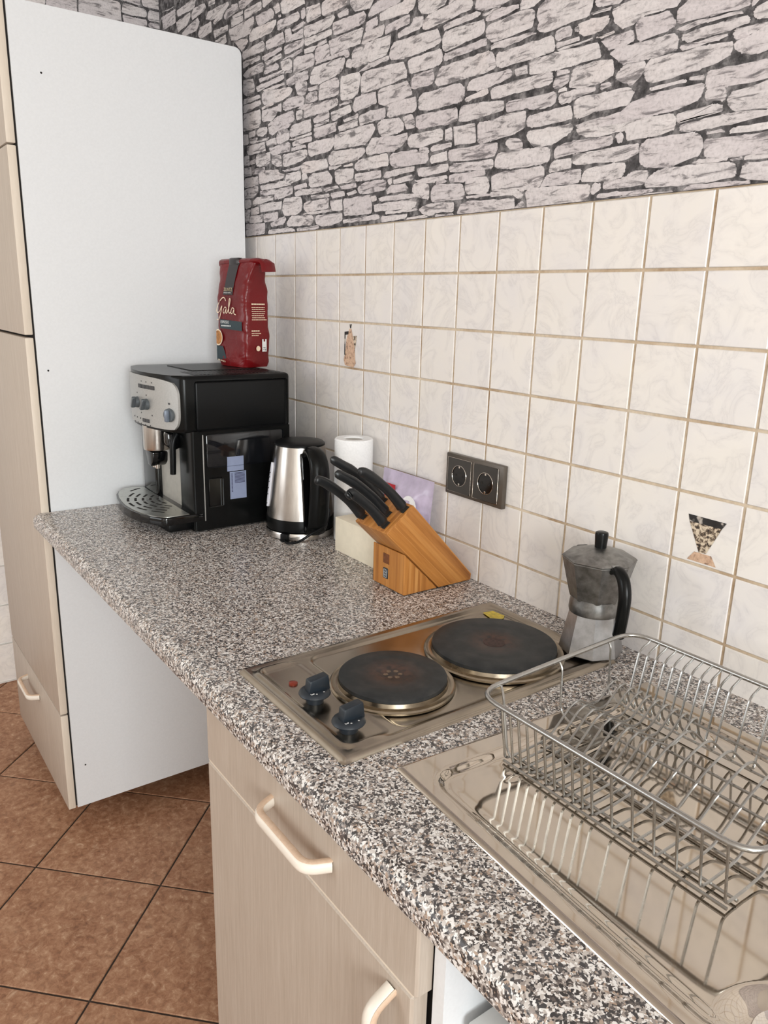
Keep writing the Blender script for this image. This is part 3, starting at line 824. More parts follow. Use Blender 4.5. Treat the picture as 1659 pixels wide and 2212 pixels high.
def pull(name, x0, x1, y, z0, z1, par, top):
    """D shaped pull: flat bar bent out from the front, with an inlaid upper face"""
    dz = z1 - z0; out = 0.028
    pts = rounded([(x0, y, 0), (x0 + 0.012, y - out, 0), (x1 - 0.012, y - out, 0), (x1, y, 0)], 0.014, 5)
    bm = bmesh.new(); bm_tube(bm, [Vector((p.x, p.y, (z0 + z1) / 2)) for p in pts], [(dz / 2, 0.0055)] * len(pts), 12, False, (0, 0, 1))
    o = bm_obj(name, bm, M['handle'], par, 50)
    bm = bmesh.new(); bm_tube(bm, [Vector((p.x, p.y + .0012, z1 - 0.0006)) for p in pts], [(0.0012, 0.0042)] * len(pts), 8, False, (0, 0, 1))
    i = bm_obj('inlay', bm, M['handle_wood'], o, 50)
    return o
h = pull('handle', -0.50, -0.35, -0.5795, 0.292, 0.308, drw, True)
for ob in [h]:
    m = Matrix.Translation(-Vector(t.location)); ob.data.transform(m)
    for c in ob.children: c.data.transform(m)
for (yy, zz) in ((-0.497, 1.862), (-0.535, 1.236), (-0.528, 0.196)):
    bm = bmesh.new(); bmesh.ops.create_cone(bm, cap_ends=True, segments=12, radius1=0.0022, radius2=0.0022, depth=0.0008, matrix=Matrix.Translation((PX, yy, zz)) @ Matrix.Rotation(R(90), 4, 'Y'))
    shift(bm_obj('drill_hole', bm, M['dark_gap'], t), t)

# ------------------------------------------------------------------ countertop (hole for the sink)
SA = R(-3.6); SO = Vector((1.2090, -0.4975)); SW, SD = 0.86, 0.425
def S2W(x, y): return (SO.x + x * math.cos(SA) - y * math.sin(SA), SO.y + x * math.sin(SA) + y * math.cos(SA))
bm = bmesh.new(); X0, X1 = -0.106, 2.45; zt, zb = 0.900, 0.861
arc = [(-0.5985 + 0.016 - 0.016 * math.sin(R(a)), zt - 0.016 + 0.016 * math.cos(R(a))) for a in (0, 18, 36, 54, 72, 90)]
strip = arc + [(-0.5985, zb + 0.008), (-0.594, zb + 0.001), (-0.585, zb)]
A = [bm.verts.new((X0, y, z)) for y, z in strip]; B = [bm.verts.new((X1, y, z)) for y, z in strip]
for i in range(len(strip) - 1): bm.faces.new([A[i], A[i + 1], B[i + 1], B[i]])
hole = [S2W(*p) for p in ((0.012, 0.012), (SW - .012, 0.012), (SW - .012, SD - .012), (0.012, SD - .012))]
for z, a, b in ((zt, A[0], B[0]), (zb, A[-1], B[-1])):
    c0 = bm.verts.new((X1, 0.0, z)); c1 = bm.verts.new((X0, 0.0, z)); oc = [a, b, c0, c1]
    hv = [bm.verts.new((p[0], p[1], z)) for p in hole]
    for i in range(4): bm.faces.new([oc[i], oc[(i + 1) % 4], hv[(i + 1) % 4], hv[i]])
    if z == zt: top = (c0, c1, hv)
    else:
        for i in range(4): bm.faces.new([top[2][i], top[2][(i + 1) % 4], hv[(i + 1) % 4], hv[i]])
        bm.faces.new([top[0], top[1], c1, c0]); bm.faces.new(A + [c1, top[1]]); bm.faces.new(B + [c0, top[0]])
ct = bm_obj('countertop', bm, M['granite'], None, 30)
tag(ct, 'grey and tan speckled granite-look countertop with a rounded front edge', 'countertop')

# ------------------------------------------------------------------ base cabinet
t = thing('base_cabinet', 'cream base cabinet with a drawer over a door under the hob', 'cabinet', (1.14, -0.3, 0))
bm = bmesh.new()
bm_box(bm, 0.886, 0.902, -0.562, -0.03, 0.09, 0.8605); bm_box(bm, 1.378, 1.394, -0.573, -0.03, 0.09, 0.8605)
bm_box(bm, 0.902, 1.378, -0.562, -0.03, 0.09, 0.106); bm_box(bm, 0.902, 1.378, -0.046, -0.03, 0.106, 0.8605); bm_box(bm, 0.902, 1.378, -0.55, -0.44, 0.845, 0.8605)
shift(bm_obj('carcass', bm, M['white_panel'], t), t)
shift(box('plinth', 0.90, 1.39, -0.50, -0.485, 0, 0.09, M['door'], t), t)
shift(box('gap_shadow', 0.904, 1.377, -0.564, -0.5605, 0.11, 0.845, M['dark_gap'], t), t)
def bfront(name, z0, z1, par, x0, x1):
    bm = bmesh.new(); bm_box(bm, x0, x1, -0.590, -0.568, z0, z1, 0.0028, 1)
    o = bm_obj(name, bm, M['door'], par, 20); return shift(o, par)
dr = bfront('drawer', 0.7728, 0.858, t, 0.8875, 1.3735); do = bfront('door', 0.11, 0.7706, t, 0.8875, 1.3675)
bm = bmesh.new(); bm_box(bm, 0.889, 1.367, -0.5885, -0.566, 0.7703, 0.7731)
shift(bm_obj('groove', bm, M['door_edge'], t), t)
def moved_pull(*a):
    o = pull(*a); m = Matrix.Translation(-Vector(t.location)); o.data.transform(m)
    for c in o.children: c.data.transform(m)
moved_pull('handle', 1.085, 1.222, -0.590, 0.813, 0.829, dr, True)
o = None
# the door pull is upright
def upright_pull(x, y, z0, z1, par):
    pts = rounded([(x, y, z1), (x, y - 0.028, z1 - 0.014), (x, y - 0.028, z0 + 0.014), (x, y, z0)], 0.014, 5)
    bm = bmesh.new(); bm_tube(bm, pts, [(0.008, 0.0055)] * len(pts), 12, False, (1, 0, 0)); o = bm_obj('handle', bm, M['handle'], par, 50)
    bm = bmesh.new(); bm_tube(bm, [p + Vector((0.0075, .001, 0)) for p in pts], [(0.0012, 0.0042)] * len(pts), 8, False, (1, 0, 0)); i = bm_obj('inlay', bm, M['handle_wood'], o, 50)
    m = Matrix.Translation(-Vector(t.location)); o.data.transform(m); i.data.transform(m)
upright_pull(1.335, -0.590, 0.62, 0.757, do)

# ------------------------------------------------------------------ what stands in the niche right of the base cabinet
t = box('storage_unit', 1.404, 1.66, -0.552, -0.05, 0.0, 0.752, plain('white_enamel', (226, 225, 222), 0.4, var=0.02), None, 0.004)
tag(t, 'white box-shaped unit in the dark niche right of the base cabinet, mostly hidden', 'storage unit')
bm = bmesh.new(); bmesh.ops.create_uvsphere(bm, u_segments=48, v_segments=24, radius=1.0)
for v in bm.verts:
    e = 0.62; c_ = v.co.copy(); v.co = Vector((1.560 + 0.158 * c_.x, -0.425 + 0.150 * c_.y, 0.7895 + 0.037 * math.copysign(abs(c_.z) ** e, c_.z)))
t = bm_obj('lidded_pan', bm, M['black_gloss'], None, 60)
tag(t, 'glossy black rounded pan lying on the white unit under the countertop', 'pan')

#OBJ_BEGIN
# ------------------------------------------------------------------ sink with drainboard
t = thing('sink', 'stainless steel inset sink with a ribbed drainboard under the wire dish rack', 'sink', (SO.x, SO.y, 0.9), SA)
def sinkz(X, Y):
    z = np.full_like(X, 0.0035)
    e = np.minimum(np.minimum(X, SW - X), np.minimum(Y, SD - Y))
    z -= 0.0030 * (1 - sstep(0, 0.004, e))
    d = sd_rr(X, Y, 0.034, 0.415, 0.022, SD - 0.03, 0.032)
    z -= 0.0065 * sstep(0.003, -0.007, d)                                  # drainboard tray
    inner = sstep(-0.012, -0.02, d)
    z -= inner * 0.0015 * (X - 0.034) / 0.38
    for k, (cx, hw, amp) in enumerate(((0.049, 0.030, 0.006), (0.060, 0.055, 0.004), (0.076, 0.12, 0.005))):
        yc = Y - SD / 2 + 0.004
        line = cx + amp * np.sin(yc / hw * 2.2 + k)
        z += inner * 0.0008 * np.exp(-((X - line) / 0.0042) ** 2) * sstep(hw, hw - 0.02, np.abs(yc))
    # small round outlet beside the drainboard, and the bowl beyond it
    r = np.hypot(X - 0.436, Y - 0.066); z -= 0.012 * sstep(0.058, 0.032, r)
    d2 = sd_rr(X, Y, 0.485, 0.835, 0.03, SD - 0.045, 0.06)
    z -= 0.15 * sstep(0.002, -0.022, d2)
    return z
heightfield('drainboard', SW, SD, 0.0025, sinkz, M['sink'], t, 0.0)
lathe('outlet_strainer', [(0.0, -0.0155), (0.018, -0.0152), (0.026, -0.0135), (0.030, -0.0105), (0.031, -0.0125), (0.027, -0.0163), (0, -0.0168)], M['chrome'], t, 40, (0.436, 0.066, 0.0095))
bm = bmesh.new()
for a in (20, 80, 140):
    c, s = math.cos(R(a)), math.sin(R(a)); bm_tube(bm, [(0.436 - c * .02, 0.066 - s * .02, -0.0042), (0.436 + c * .02, 0.066 + s * .02, -0.0042)], 0.0012, 6)
bm_obj('outlet_slots', bm, M['grey_mark'], t, 40)

# ------------------------------------------------------------------ dish rack
t = thing('dish_rack', 'empty grey wire dish rack standing on the steel drainboard', 'dish rack', (1.268, -0.380, 0.8985), R(0.5))
RX0, RX1, RY0, RY1, HF, HB = -0.042, 0.300, -0.0135, 0.262, 0.0745, 0.0895
HZ = lambda y: HF + (HB - HF) * (y - RY0) / (RY1 - RY0)
rr = rounded([(RX0, RY0, HF), (RX1, RY0, HF), (RX1 + .008, RY1, HB), (RX0 + .010, RY1, HB)], 0.034, 6, True)
tube('rim', rr, 0.0031, M['wire'], t, 10, True)
WR = 0.00155
xs = [-0.001 + 0.01272 * i for i in range(11)] + [0.151 + 0.0247 * i for i in range(6)]
for i, x in enumerate(xs):
    near = i < 10
    b0 = 0.004
    if near:
        mid = [(x, 0.072, b0 + 0.002), (x, 0.108, b0 + 0.034), (x, 0.120, b0 + 0.038), (x, 0.132, b0 + 0.033), (x, 0.148, b0 + 0.025), (x, 0.164, b0 + 0.027), (x, 0.184, b0 + 0.044), (x, 0.196, b0 + 0.045), (x, 0.208, b0 + 0.018)]
        mid = [mid[0]] + [tuple(p) for p in catmull(mid[1:-1], 4)] + [mid[-1]]
    else:
        mid = [(x, 0.060, b0 + 0.002), (x, 0.115, b0 + 0.036), (x, 0.150, b0 + 0.047), (x, 0.168, b0 + 0.044), (x, 0.212, b0 + 0.006)]
    pts = rounded([(x, RY0 + .001, HF - .002), (x, -0.0015, b0 + 0.001), (x, 0.012, b0)], 0.006, 4) + rounded([(x, 0.03, b0)] + mid, 0.012, 4) + rounded([(x, 0.222, b0 + 0.002), (x, 0.2245, b0 + 0.01), (x, 0.239, HB - 0.010), (x, RY1 - .001, HB - .0015)], 0.008, 4)
    tube('cross_wire', pts, WR, M['wire'], t, 6)
for (y, z) in ((-0.0015, 0.0015), (0.016, 0.0012), (0.062, 0.0015), (0.104, 0.032), (0.128, 0.035), (0.190, 0.045), (0.218, 0.004)):
    tube('long_wire', [(-0.003, y, z), (0.277, y, z)], 0.0018, M['wire'], t, 6)
for y in (0.122, 0.217):
    for q_ in (0, 1):
        xr = (RX0, RX1)[q_]; sg = (1, -1)[q_]
        pts = rounded([(xr + (.0055, .004)[q_], y, HZ(y) - .001), (xr + sg * .0115, y, HZ(y) - 0.008), (xr + sg * .0145, y, 0.016), (xr + sg * 0.030, y, 0.006), (xr + sg * 0.062, y, 0.004)], 0.010, 4)
        tube('end_wire', pts, WR, M['wire'], t, 6)
tube('end_wire', rounded([(-0.0400, 0.024, HF + .0005), (-0.031, 0.020, HF - .008), (-0.004, 0.004, 0.012), (0.008, 0.004, 0.004)], 0.008, 4), WR, M['wire'], t, 6)

# ------------------------------------------------------------------ hob
HX, HY, HW, HD = 0.8975, -0.5440, 0.2745, 0.486
t = thing('hob', 'two-plate stainless steel electric hob set in the countertop', 'hob', (HX, HY, 0.9))
def hobz(X, Y):
    e = np.minimum(np.minimum(X, HW - X), np.minimum(Y, HD - Y))
    z = 0.0065 * sstep(0, 0.005, e)
    z -= 0.0014 * sstep(0.014, 0.018, e)
    d = sd_rr(X, Y, 0.022, HW - 0.020, 0.018, 0.086, 0.014)                # control panel, with its raised bead
    z += 0.0045 * np.exp(-(d / 0.0046) ** 2) * sstep(0.0, 0.03, X) * sstep(0.086, 0.05, Y) - 0.0012 * sstep(0.0, -0.008, d)
    d = sd_rr(X, Y, 0.022, HW - 0.020, 0.098, HD - 0.022, 0.020)           # cooking area pressed down
    z -= 0.0028 * sstep(0.002, -0.004, d)
    for cy, rad in ((0.1595, 0.079), (0.3495, 0.098)):
        r = np.hypot(X - 0.1525, Y - cy); z += 0.0022 * sstep(rad + 0.012, rad, r)
    return z
heightfield('plate', HW, HD, 0.0025, hobz, M['hob'], t, 0.0)
def mat_iron():
    n = NT('cast_iron_hotplate'); v = n.coord()
    ln = n.n('ShaderNodeVectorMath', operation='LENGTH'); sx = n.n('ShaderNodeMapping'); sx.inputs['Scale'].default_value = (1, 1, 0); n.l(v, sx.inputs[0]); n.l(sx.outputs[0], ln.inputs[0])
    f = n.noise(v, 45, 4, 0.6); rust = n.noise(v, 70, 4, 0.65)
    ad = n.n('ShaderNodeMath', operation='MULTIPLY_ADD'); n.l(rust, ad.inputs[0]); ad.inputs[1].default_value = 0.055; n.l(ln.outputs['Value'], ad.inputs[2])
    c = n.ramp(f, [(0.3, (28, 30, 31)), (0.5, (39, 41, 42)), (0.7, (54, 53, 52))])
    mk = n.ramp(ad.outputs[0], [(0.050, (1, 1, 1, 1)), (0.075, (0, 0, 0, 1))])
    mu = n.mix(0.75, mk, n.ramp(rust, [(0.42, (0, 0, 0, 1)), (0.6, (1, 1, 1, 1))]), 'MULTIPLY')
    c = n.mix(mu, c, (84, 60, 50)); n.color(c); n.bump(f, 0.15, 0.001)
    return n.set(0.5, spec=0.4)
M['iron'] = mat_iron(); M['rust'] = plain('rusty_recess', (66, 47, 42), 0.7, var=0.3, scale=200)
for cy, rad, ring in ((0.1595, 0.0745, 0.0125), (0.3495, 0.0935, 0.014)):
    hp = lathe('hotplate', [(0.0, 0.0185), (0.017, 0.0185), (0.0205, 0.0205), (rad * .56, 0.0206), (rad * .62, 0.0201), (rad * .66, 0.0206), (rad - 0.004, 0.0206), (rad, 0.0185), (rad, 0.0095), (rad - .006, 0.007)], M['iron'], t, 72)
    hp.location = (0.1525, cy, 0)
    r2 = lathe('spill_ring', [(rad - 0.001, 0.0135), (rad + 0.0012, 0.0140), (rad + 0.0025, 0.0085), (rad + 0.0065, 0.0075), (rad + 0.0105, 0.0088), (rad + 0.0125, 0.0070), (rad + 0.0125, 0.0045)], M['brass_ring'], hp, 72, cap=False)
    if rad > 0.08:
        bm = bmesh.new(); bm_lathe(bm, [(0, 0.0189), (0.0165, 0.0187)], 32); bm_obj('rusty_recess', bm, M['rust'], hp)
    else:
        bm = bmesh.new()
        for a in range(6): bm_lathe(bm, [(0, 0.0190), (0.0035, 0.0188)], 10, (0.010 * math.cos(a * 1.05), 0.010 * math.sin(a * 1.05), 0))
        bm_obj('rusty_recess', bm, plain('rust_spots', (112, 92, 74), 0.7, var=0.3, scale=300), hp)
def knob(x, y):
    k = lathe('knob', [(0, 0.0215), (0.0165, 0.0215), (0.0195, 0.0195), (0.0212, 0.0165), (0.0205, 0.0150), (0.0125, 0.0135), (0.0118, 0.0040), (0, 0.0040)], M['knob'], t, 40)
    k.location = (x, y, 0)
    prism('grip', [(-0.0125, 0.018), (-0.0100, 0.0370), (0.0175, 0.0400), (0.0205, 0.018)], -0.0068, 0.0068, 'x', M['knob'], k, 0.002)
    # printed scale on the skirt
    for s, a, sz in (('3', -48, 0.0075), ('1', -165, 0.0065)):
        c, sn = math.cos(R(a)), math.sin(R(a)); p = Vector((0.0150 * c + .001, 0.0150 * sn + .001, 0.0217))
        text_obj('digit', s, sz, M['white_mark'], k, Matrix.Translation(p) @ Matrix.Rotation(R(0), 4, 'Z') @ Matrix.Translation((-0.002, -0.002, 0)))
    for a in (-20, 25):
        bm = bmesh.new(); bm_lathe(bm, [(0, 0.0219), (0.0013, 0.0217)], 10, (0.0145 * math.cos(R(a)), 0.0145 * math.sin(R(a)), 0)); bm_obj('dot', bm, M['white_mark'], k)
knob(1.0325 - HX, -0.4985 - HY); knob(1.1165 - HX, -0.5005 - HY)
lp = lathe('indicator_lamp', [(0, 0.0078), (0.004, 0.0074), (0.0062, 0.0062), (0.0062, 0.004)], plain('red_lamp_cover', (128, 46, 28), 0.25), t, 20); lp.location = (0.976 - HX, -0.499 - HY, 0)
s_ = prism('sticker', [(0.030, 0.440), (0.066, 0.432), (0.068, 0.452), (0.060, 0.462), (0.034, 0.460)], 0.0037, 0.0040, 'z', plain('yellow_sticker', (206, 182, 66), 0.5, var=0.2, scale=160), t)

# ------------------------------------------------------------------ moka pot
MA = R(-24)
t = thing('moka_pot', 'worn octagonal aluminium stovetop coffee pot with a black handle behind the dish rack', 'coffee pot', (1.1285, -0.0675, 0.9062), MA)
def octa(name, prof, mat, par, rot=R(22.5)): return lathe(name, prof, mat, par, 8, (0, 0, 0), rot, smooth=25)
octa('boiler', [(0, 0.0005), (0.044, 0.0005), (0.0475, 0.003), (0.0365, 0.062), (0.035, 0.066), (0, 0.066)], M['alu'], t)
lathe('collar', [(0.0, 0.064), (0.0372, 0.064), (0.0382, 0.068), (0.0375, 0.078), (0.0365, 0.084), (0.0365, 0.088), (0, 0.088)], M['alu_dark'], t, 40)
octa('upper_chamber', [(0, 0.086), (0.0375, 0.086), (0.0395, 0.092), (0.0535, 0.146), (0.0525, 0.1475), (0, 0.1475)], M['alu_dark'], t)
lid = octa('lid', [(0, 0.1475), (0.0540, 0.1475), (0.0545, 0.149), (0.051, 0.152), (0.02, 0.1625), (0.008, 0.1645), (0, 0.1645)], M['alu_dark'], t)
lathe('lid_knob', [(0, 0.164), (0.0085, 0.164), (0.0098, 0.184), (0.0092, 0.187), (0.007, 0.188), (0, 0.188)], M['black_plastic'], lid, 24)
prism('spout', [(-0.044, 0.118), (-0.050, 0.136), (-0.060, 0.148), (-0.059, 0.149), (-0.040, 0.148)], -0.010, 0.010, 'y', M['alu'], t, 0.003)
hp = catmull([(0.046, 0, 0.142), (0.060, 0, 0.147), (0.075, 0, 0.138), (0.083, 0, 0.118), (0.082, 0, 0.092), (0.079, 0, 0.070), (0.0765, 0, 0.057)], 6)
n_ = len(hp)
tube('handle', hp, [(0.0085, 0.0055 + 0.0045 * min(1, i / n_ * 3)) for i in range(n_)], M['black_plastic'], t, 14, False, (0, 1, 0))
box('handle_hinge', 0.040, 0.058, -0.006, 0.006, 0.1385, 0.152, M['alu'], t, 0.0015)

# ------------------------------------------------------------------ knife block and knives
def block_uv(o):
    """grain runs along the long side of every face: uv = (along, across, 0)"""
    me = o.data; uv = me.uv_layers.new(name='UVMap')
    for p in me.polygons:
        n = p.normal
        for li in p.loop_indices:
            c = me.vertices[me.loops[li].vertex_index].co
            d = o['grain'] ; a = c.dot(Vector(d)); q = Vector(d).cross(n)
            b = c.dot(q.normalized()) if q.length > .1 else c.x
            uv.data[li].uv = (a, b)
KX0, KX1 = 0.6925, 0.7905
t = thing('knife_block', 'slanted bamboo knife block holding five black knives', 'knife block', (0.74, -0.09, 0.9))
sl = [(-0.2125, 1.0245), (-0.1545, 1.0690), (-0.0075, 0.9145), (-0.0085, 0.9015), (-0.088, 0.9015)]
bm = bmesh.new(); bm_prism(bm, sl, KX0, KX1, 'x')
bmesh.ops.bevel(bm, geom=bm.edges[:], offset=0.0025, segments=2, affect='EDGES', profile=0.5)
o = shift(bm_obj('slanted_block', bm, M['bamboo'], t, 30), t); o['grain'] = (0, -0.71, 0.70); block_uv(o)
bm = bmesh.new(); bm_prism(bm, [(-0.1695, 0.9015), (-0.1695, 0.9795), (-0.0905, 0.9015)], KX0, KX1, 'x')
bmesh.ops.bevel(bm, geom=bm.edges[:], offset=0.0018, segments=1, affect='EDGES', profile=0.5)
o = shift(bm_obj('stand', bm, M['bamboo'], t, 30), t); o['grain'] = (0, 0, 1); block_uv(o)
shift(box('foot', KX0 + .004, KX1 - .004, -0.164, -0.016, 0.9, 0.902, M['black_matte'], t), t)
M['bamboo_dark'] = plain('dark_slot_wood', (116, 66, 30), 0.6, var=0.2, scale=200)
shift(box('notch', 0.7265, 0.7445, -0.1706, -0.1690, 0.9475, 0.9665, M['bamboo_dark'], t, 0.0004, 1), t)
pl_ = shift(box('badge', 0.7275, 0.7420, -0.1712, -0.1690, 0.9185, 0.9390, plain('dark_badge', (46, 50, 54), 0.4), t, 0.001, 1), t)
bm = bmesh.new()
for (a, b, c_, d_) in ((.7298, .9205, .7397, .9217), (.7298, .9358, .7397, .9370), (.7298, .9205, .7308, .9370), (.7387, .9205, .7397, .9370), (.7341, .9225, .7353, .9352), (.7318, .9255, .7378, .9266), (.7318, .9305, .7378, .9316)):
    bm_box(bm, a, c_, -0.1717, -0.1710, b, d_)
shift(bm_obj('emblem', bm, plain('silver_print', (176, 180, 182), 0.4), pl_), t)
up = Vector((0, -0.71, 0.704)).normalized(); P1 = Vector((0, -0.2125, 1.0245)); P2 = Vector((0, -0.1545, 1.0690)); ax = (P2 - P1).normalized(); ln_ = (P2 - P1).length
nf = Vector((0, -ax.z, ax.y))                                              # outward normal of the slotted face
slots = [(0.705, 0.20, .016), (0.771, 0.22, .022), (0.754, 0.50, .022), (0.716, 0.80, .022), (0.780, 0.80, .022)]
for (x, f, w_) in slots:
    c = P1 + ax * ln_ * f; c.x = x
    u = Vector((1, 0, 0)); hw, hh = 0.0035, w_ / 2.6
    vs4 = [c + u * a + ax * b + nf * 0.0004 for a, b in ((-hw * 1.8, -hh), (hw * 1.8, -hh), (hw * 1.8, hh), (-hw * 1.8, hh))]
    bm = bmesh.new(); bm.faces.new([bm.verts.new(v) for v in vs4]); shift(bm_obj('slot', bm, M['dark_gap'], t), t)
M['knife'] = plain('speckled_black_handle', (26, 28, 30), 0.36, var=0.25, scale=900, spec=0.5)
def knife(x, f, Lh, label, dx=0.0, bend=1.0, lift=0.0):
    c = P1 + ax * ln_ * f; c.x = x
    k = thing('kitchen_knife', label, 'knife', c, 0, 'black knives in the bamboo block')
    d = (up + Vector((dx, 0, lift))).normalized(); side = ax
    cen = []
    for s, off in ((0.006, 0), (0.02, 0.001), (0.045, 0.002), (0.07, 0.0005), (0.095, -0.003 * bend), (0.115, -0.008 * bend), (Lh, -0.015 * bend)):
        cen.append(d * (s if s < Lh else Lh) + side * (-off) * -1.0)
    cen = catmull(cen, 5); m = len(cen); rad = []
    for i in range(m):
        q = i / (m - 1)
        h = 0.0125 - 0.0025 * math.sin(q * math.pi) * 1.2 - 0.004 * max(0, q - 0.7) / 0.3
        if q > 0.93: h *= math.sqrt(max(0.05, 1 - ((q - 0.93) / 0.075) ** 2))
        if q < 0.06: h *= 0.8
        rad.append((h * 0.92, h * 0.62))
    o = tube('handle', cen, rad, M['knife'], k, 14, False, ax)
    bm = bmesh.new(); pr_ = [(-0.009, -0.004), (0.009, -0.004), (0.009, 0.010), (-0.009, 0.010)]
    vA = [bm.verts.new(side * a + d * b + Vector((0.0011, 0, 0))) for a, b in pr_]; vB = [bm.verts.new(side * a + d * b - Vector((0.0011, 0, 0))) for a, b in pr_]
    bm.faces.new(vA); bm.faces.new(vB[::-1])
    for i in range(4): bm.faces.new([vA[i], vB[i], vB[(i + 1) % 4], vA[(i + 1) % 4]])
    bm_obj('blade', bm, M['chrome'], k)
knife(0.705, 0.20, 0.128, 'black knife handle reaching lowest and furthest left in front of the kettle')
knife(0.771, 0.22, 0.098, 'black knife handle in the front right slot, lying just above the lowest handle')
knife(0.754, 0.50, 0.138, 'black knife handle in the middle slot of the bamboo block')
knife(0.716, 0.80, 0.142, 'black knife handle in the rear left slot, its tip by the kettle handle')
knife(0.780, 0.80, 0.122, 'black knife handle in the rear right slot, highest of the handles on the right')

# ------------------------------------------------------------------ kettle on its base
KC = (0.3440, -0.1270); KA = R(-6)
t = thing('kettle_dock', 'round steel-banded base under the kettle with a black cord', 'kettle stand', (KC[0], KC[1], 0.9), KA)
lathe('plate', [(0, 0.0), (0.072, 0.0), (0.0765, 0.003), (0.077, 0.013), (0.0755, 0.0165), (0, 0.0165)], M['steel'], t, 56)
c_, s_n = math.cos(-R(48)), math.sin(-R(48))
bm = bmesh.new(); bm_box(bm, -0.009, 0.009, -0.086, -0.066, 0.0, 0.0185, 0.002)
o = bm_obj('cord_outlet', bm, M['black_matte'], t, 40); o.rotation_euler = (0, 0, R(42))
def kp(az, r, z): return (r * math.cos(R(az)), r * math.sin(R(az)), z)
tube('cord', catmull([kp(-48, 0.082, 0.006), kp(-40, 0.098, 0.0035), kp(-26, 0.108, 0.010), kp(-12, 0.108, 0.026), kp(2, 0.104, 0.036), kp(12, 0.101, 0.050), kp(16, 0.098, 0.075)], 6), 0.0028, M['black_matte'], t, 8)
t = thing('kettle', 'brushed steel electric kettle with a black handle and lid beside the coffee machine', 'kettle', (KC[0], KC[1], 0.9166), KA)
lathe('body', [(0, 0.028), (0.0745, 0.028), (0.0742, 0.032), (0.0715, 0.06), (0.0655, 0.11), (0.0595, 0.155), (0.0552, 0.183), (0.0548, 0.187), (0, 0.187)], M['steel'], t, 72)
lathe('lower_band', [(0, 0.0), (0.072, 0.0), (0.0755, 0.003), (0.0762, 0.016), (0.0752, 0.0285), (0, 0.0285)], M['black_plastic'], t, 72)
lathe('lid', [(0, 0.186), (0.0555, 0.186), (0.0552, 0.190), (0.051, 0.1935), (0.03, 0.1955), (0, 0.196)], M['black_matte'], t, 56)
hp = catmull([(0.052, 0, 0.172), (0.066, 0, 0.181), (0.086, 0, 0.176), (0.1, 0, 0.158), (0.105, 0, 0.128), (0.1035, 0, 0.09), (0.099, 0, 0.05), (0.093, 0, 0.022), (0.082, 0, 0.006)], 6)
n_ = len(hp)
h_ = tube('handle', hp, [(0.0185 + 0.005 * math.sin(i / (n_ - 1) * math.pi * .5), 0.0095 + 0.004 * math.sin(i / (n_ - 1) * math.pi)) for i in range(n_)], M['black_plastic'], t, 16, False, (0, 1, 0))
prism('handle_mount', [(0.050, 0.178), (0.060, 0.170), (0.0685, 0.12), (0.0745, 0.07), (0.079, 0.02), (0.0825, 0.004), (0.070, 0.004), (0.066, 0.03), (0.058, 0.11), (0.048, 0.17)], -0.0235, 0.0235, 'y', M['black_gloss'], t, 0.004)
box('switch', 0.094, 0.110, -0.012, 0.012, 0.145, 0.162, M['black_matte'], h_, 0.004)
def on_body(az, z, out=0.0):
    pr_ = [(0.032, 0.0742), (0.06, 0.0715), (0.11, 0.0655), (0.155, 0.0595), (0.183, 0.0552)]
    r = np.interp(z, [p[0] for p in pr_], [p[1] for p in pr_]) + out; return Vector(kp(az, r, z))
GA = -98
bm = bmesh.new(); pts = [on_body(GA, z, 0.0008) for z in np.linspace(0.050, 0.148, 14)]
wd = [0.0085 * math.sqrt(max(0.08, 1 - abs(2 * i / 13 - 1) ** 6)) for i in range(14)]
bm_tube(bm, pts, [(w_, 0.0035) for w_ in wd], 12, False, Vector((-math.sin(R(GA)), math.cos(R(GA)), 0)))
gw = bm_obj('water_gauge', bm, plain('milky_gauge', (214, 214, 222), 0.25, var=0.03), t, 50)
bm = bmesh.new()
for z in (0.058, 0.078, 0.092, 0.106, 0.116, 0.126):
    p = on_body(GA, z, 0.0044); bm_box(bm, -0.0035, 0.0035, -0.0006, 0.0006, -0.0012, 0.0012)
    for v in bm.verts[-8:]:
        v.co = p + Vector((-math.sin(R(GA)), math.cos(R(GA)), 0)) * v.co.x + Vector((math.cos(R(GA)), math.sin(R(GA)), 0)) * v.co.y + Vector((0, 0, 1)) * v.co.z
bm_obj('gauge_marks', bm, M['grey_mark'], gw)

# ------------------------------------------------------------------ paper roll, card box, purple packet
t = thing('paper_towel_roll', 'white paper towel roll standing upright between kettle and knife block', 'paper towel roll', (0.4475, -0.0530, 0.9))
lathe('paper', [(0.0205, 0.004), (0.0205, 0.223), (0.0225, 0.2255), (0.0395, 0.2258), (0.0415, 0.223), (0.0418, 0.004), (0.040, 0.0), (0.022, 0.0), (0.0205, 0.004)], M['paper'], t, 56, cap=False)
lathe('core', [(0.0192, 0.001), (0.0192, 0.2222), (0.0204, 0.2222), (0.0204, 0.001)], plain('grey_card_core', (186, 180, 172), 0.9), t, 40, cap=False)
t = box('card_box', 0.494, 0.675, -0.128, -0.082, 0.9, 0.9725, M['cream_box'], None, 0.0012)
tag(t, 'plain cream box lying between the paper roll and the knife block', 'box')
t = thing('purple_packet', 'lilac film packet with a red corner label leaning on the tiles behind the knife block', 'packet', (0.60, -0.03, 0.9))
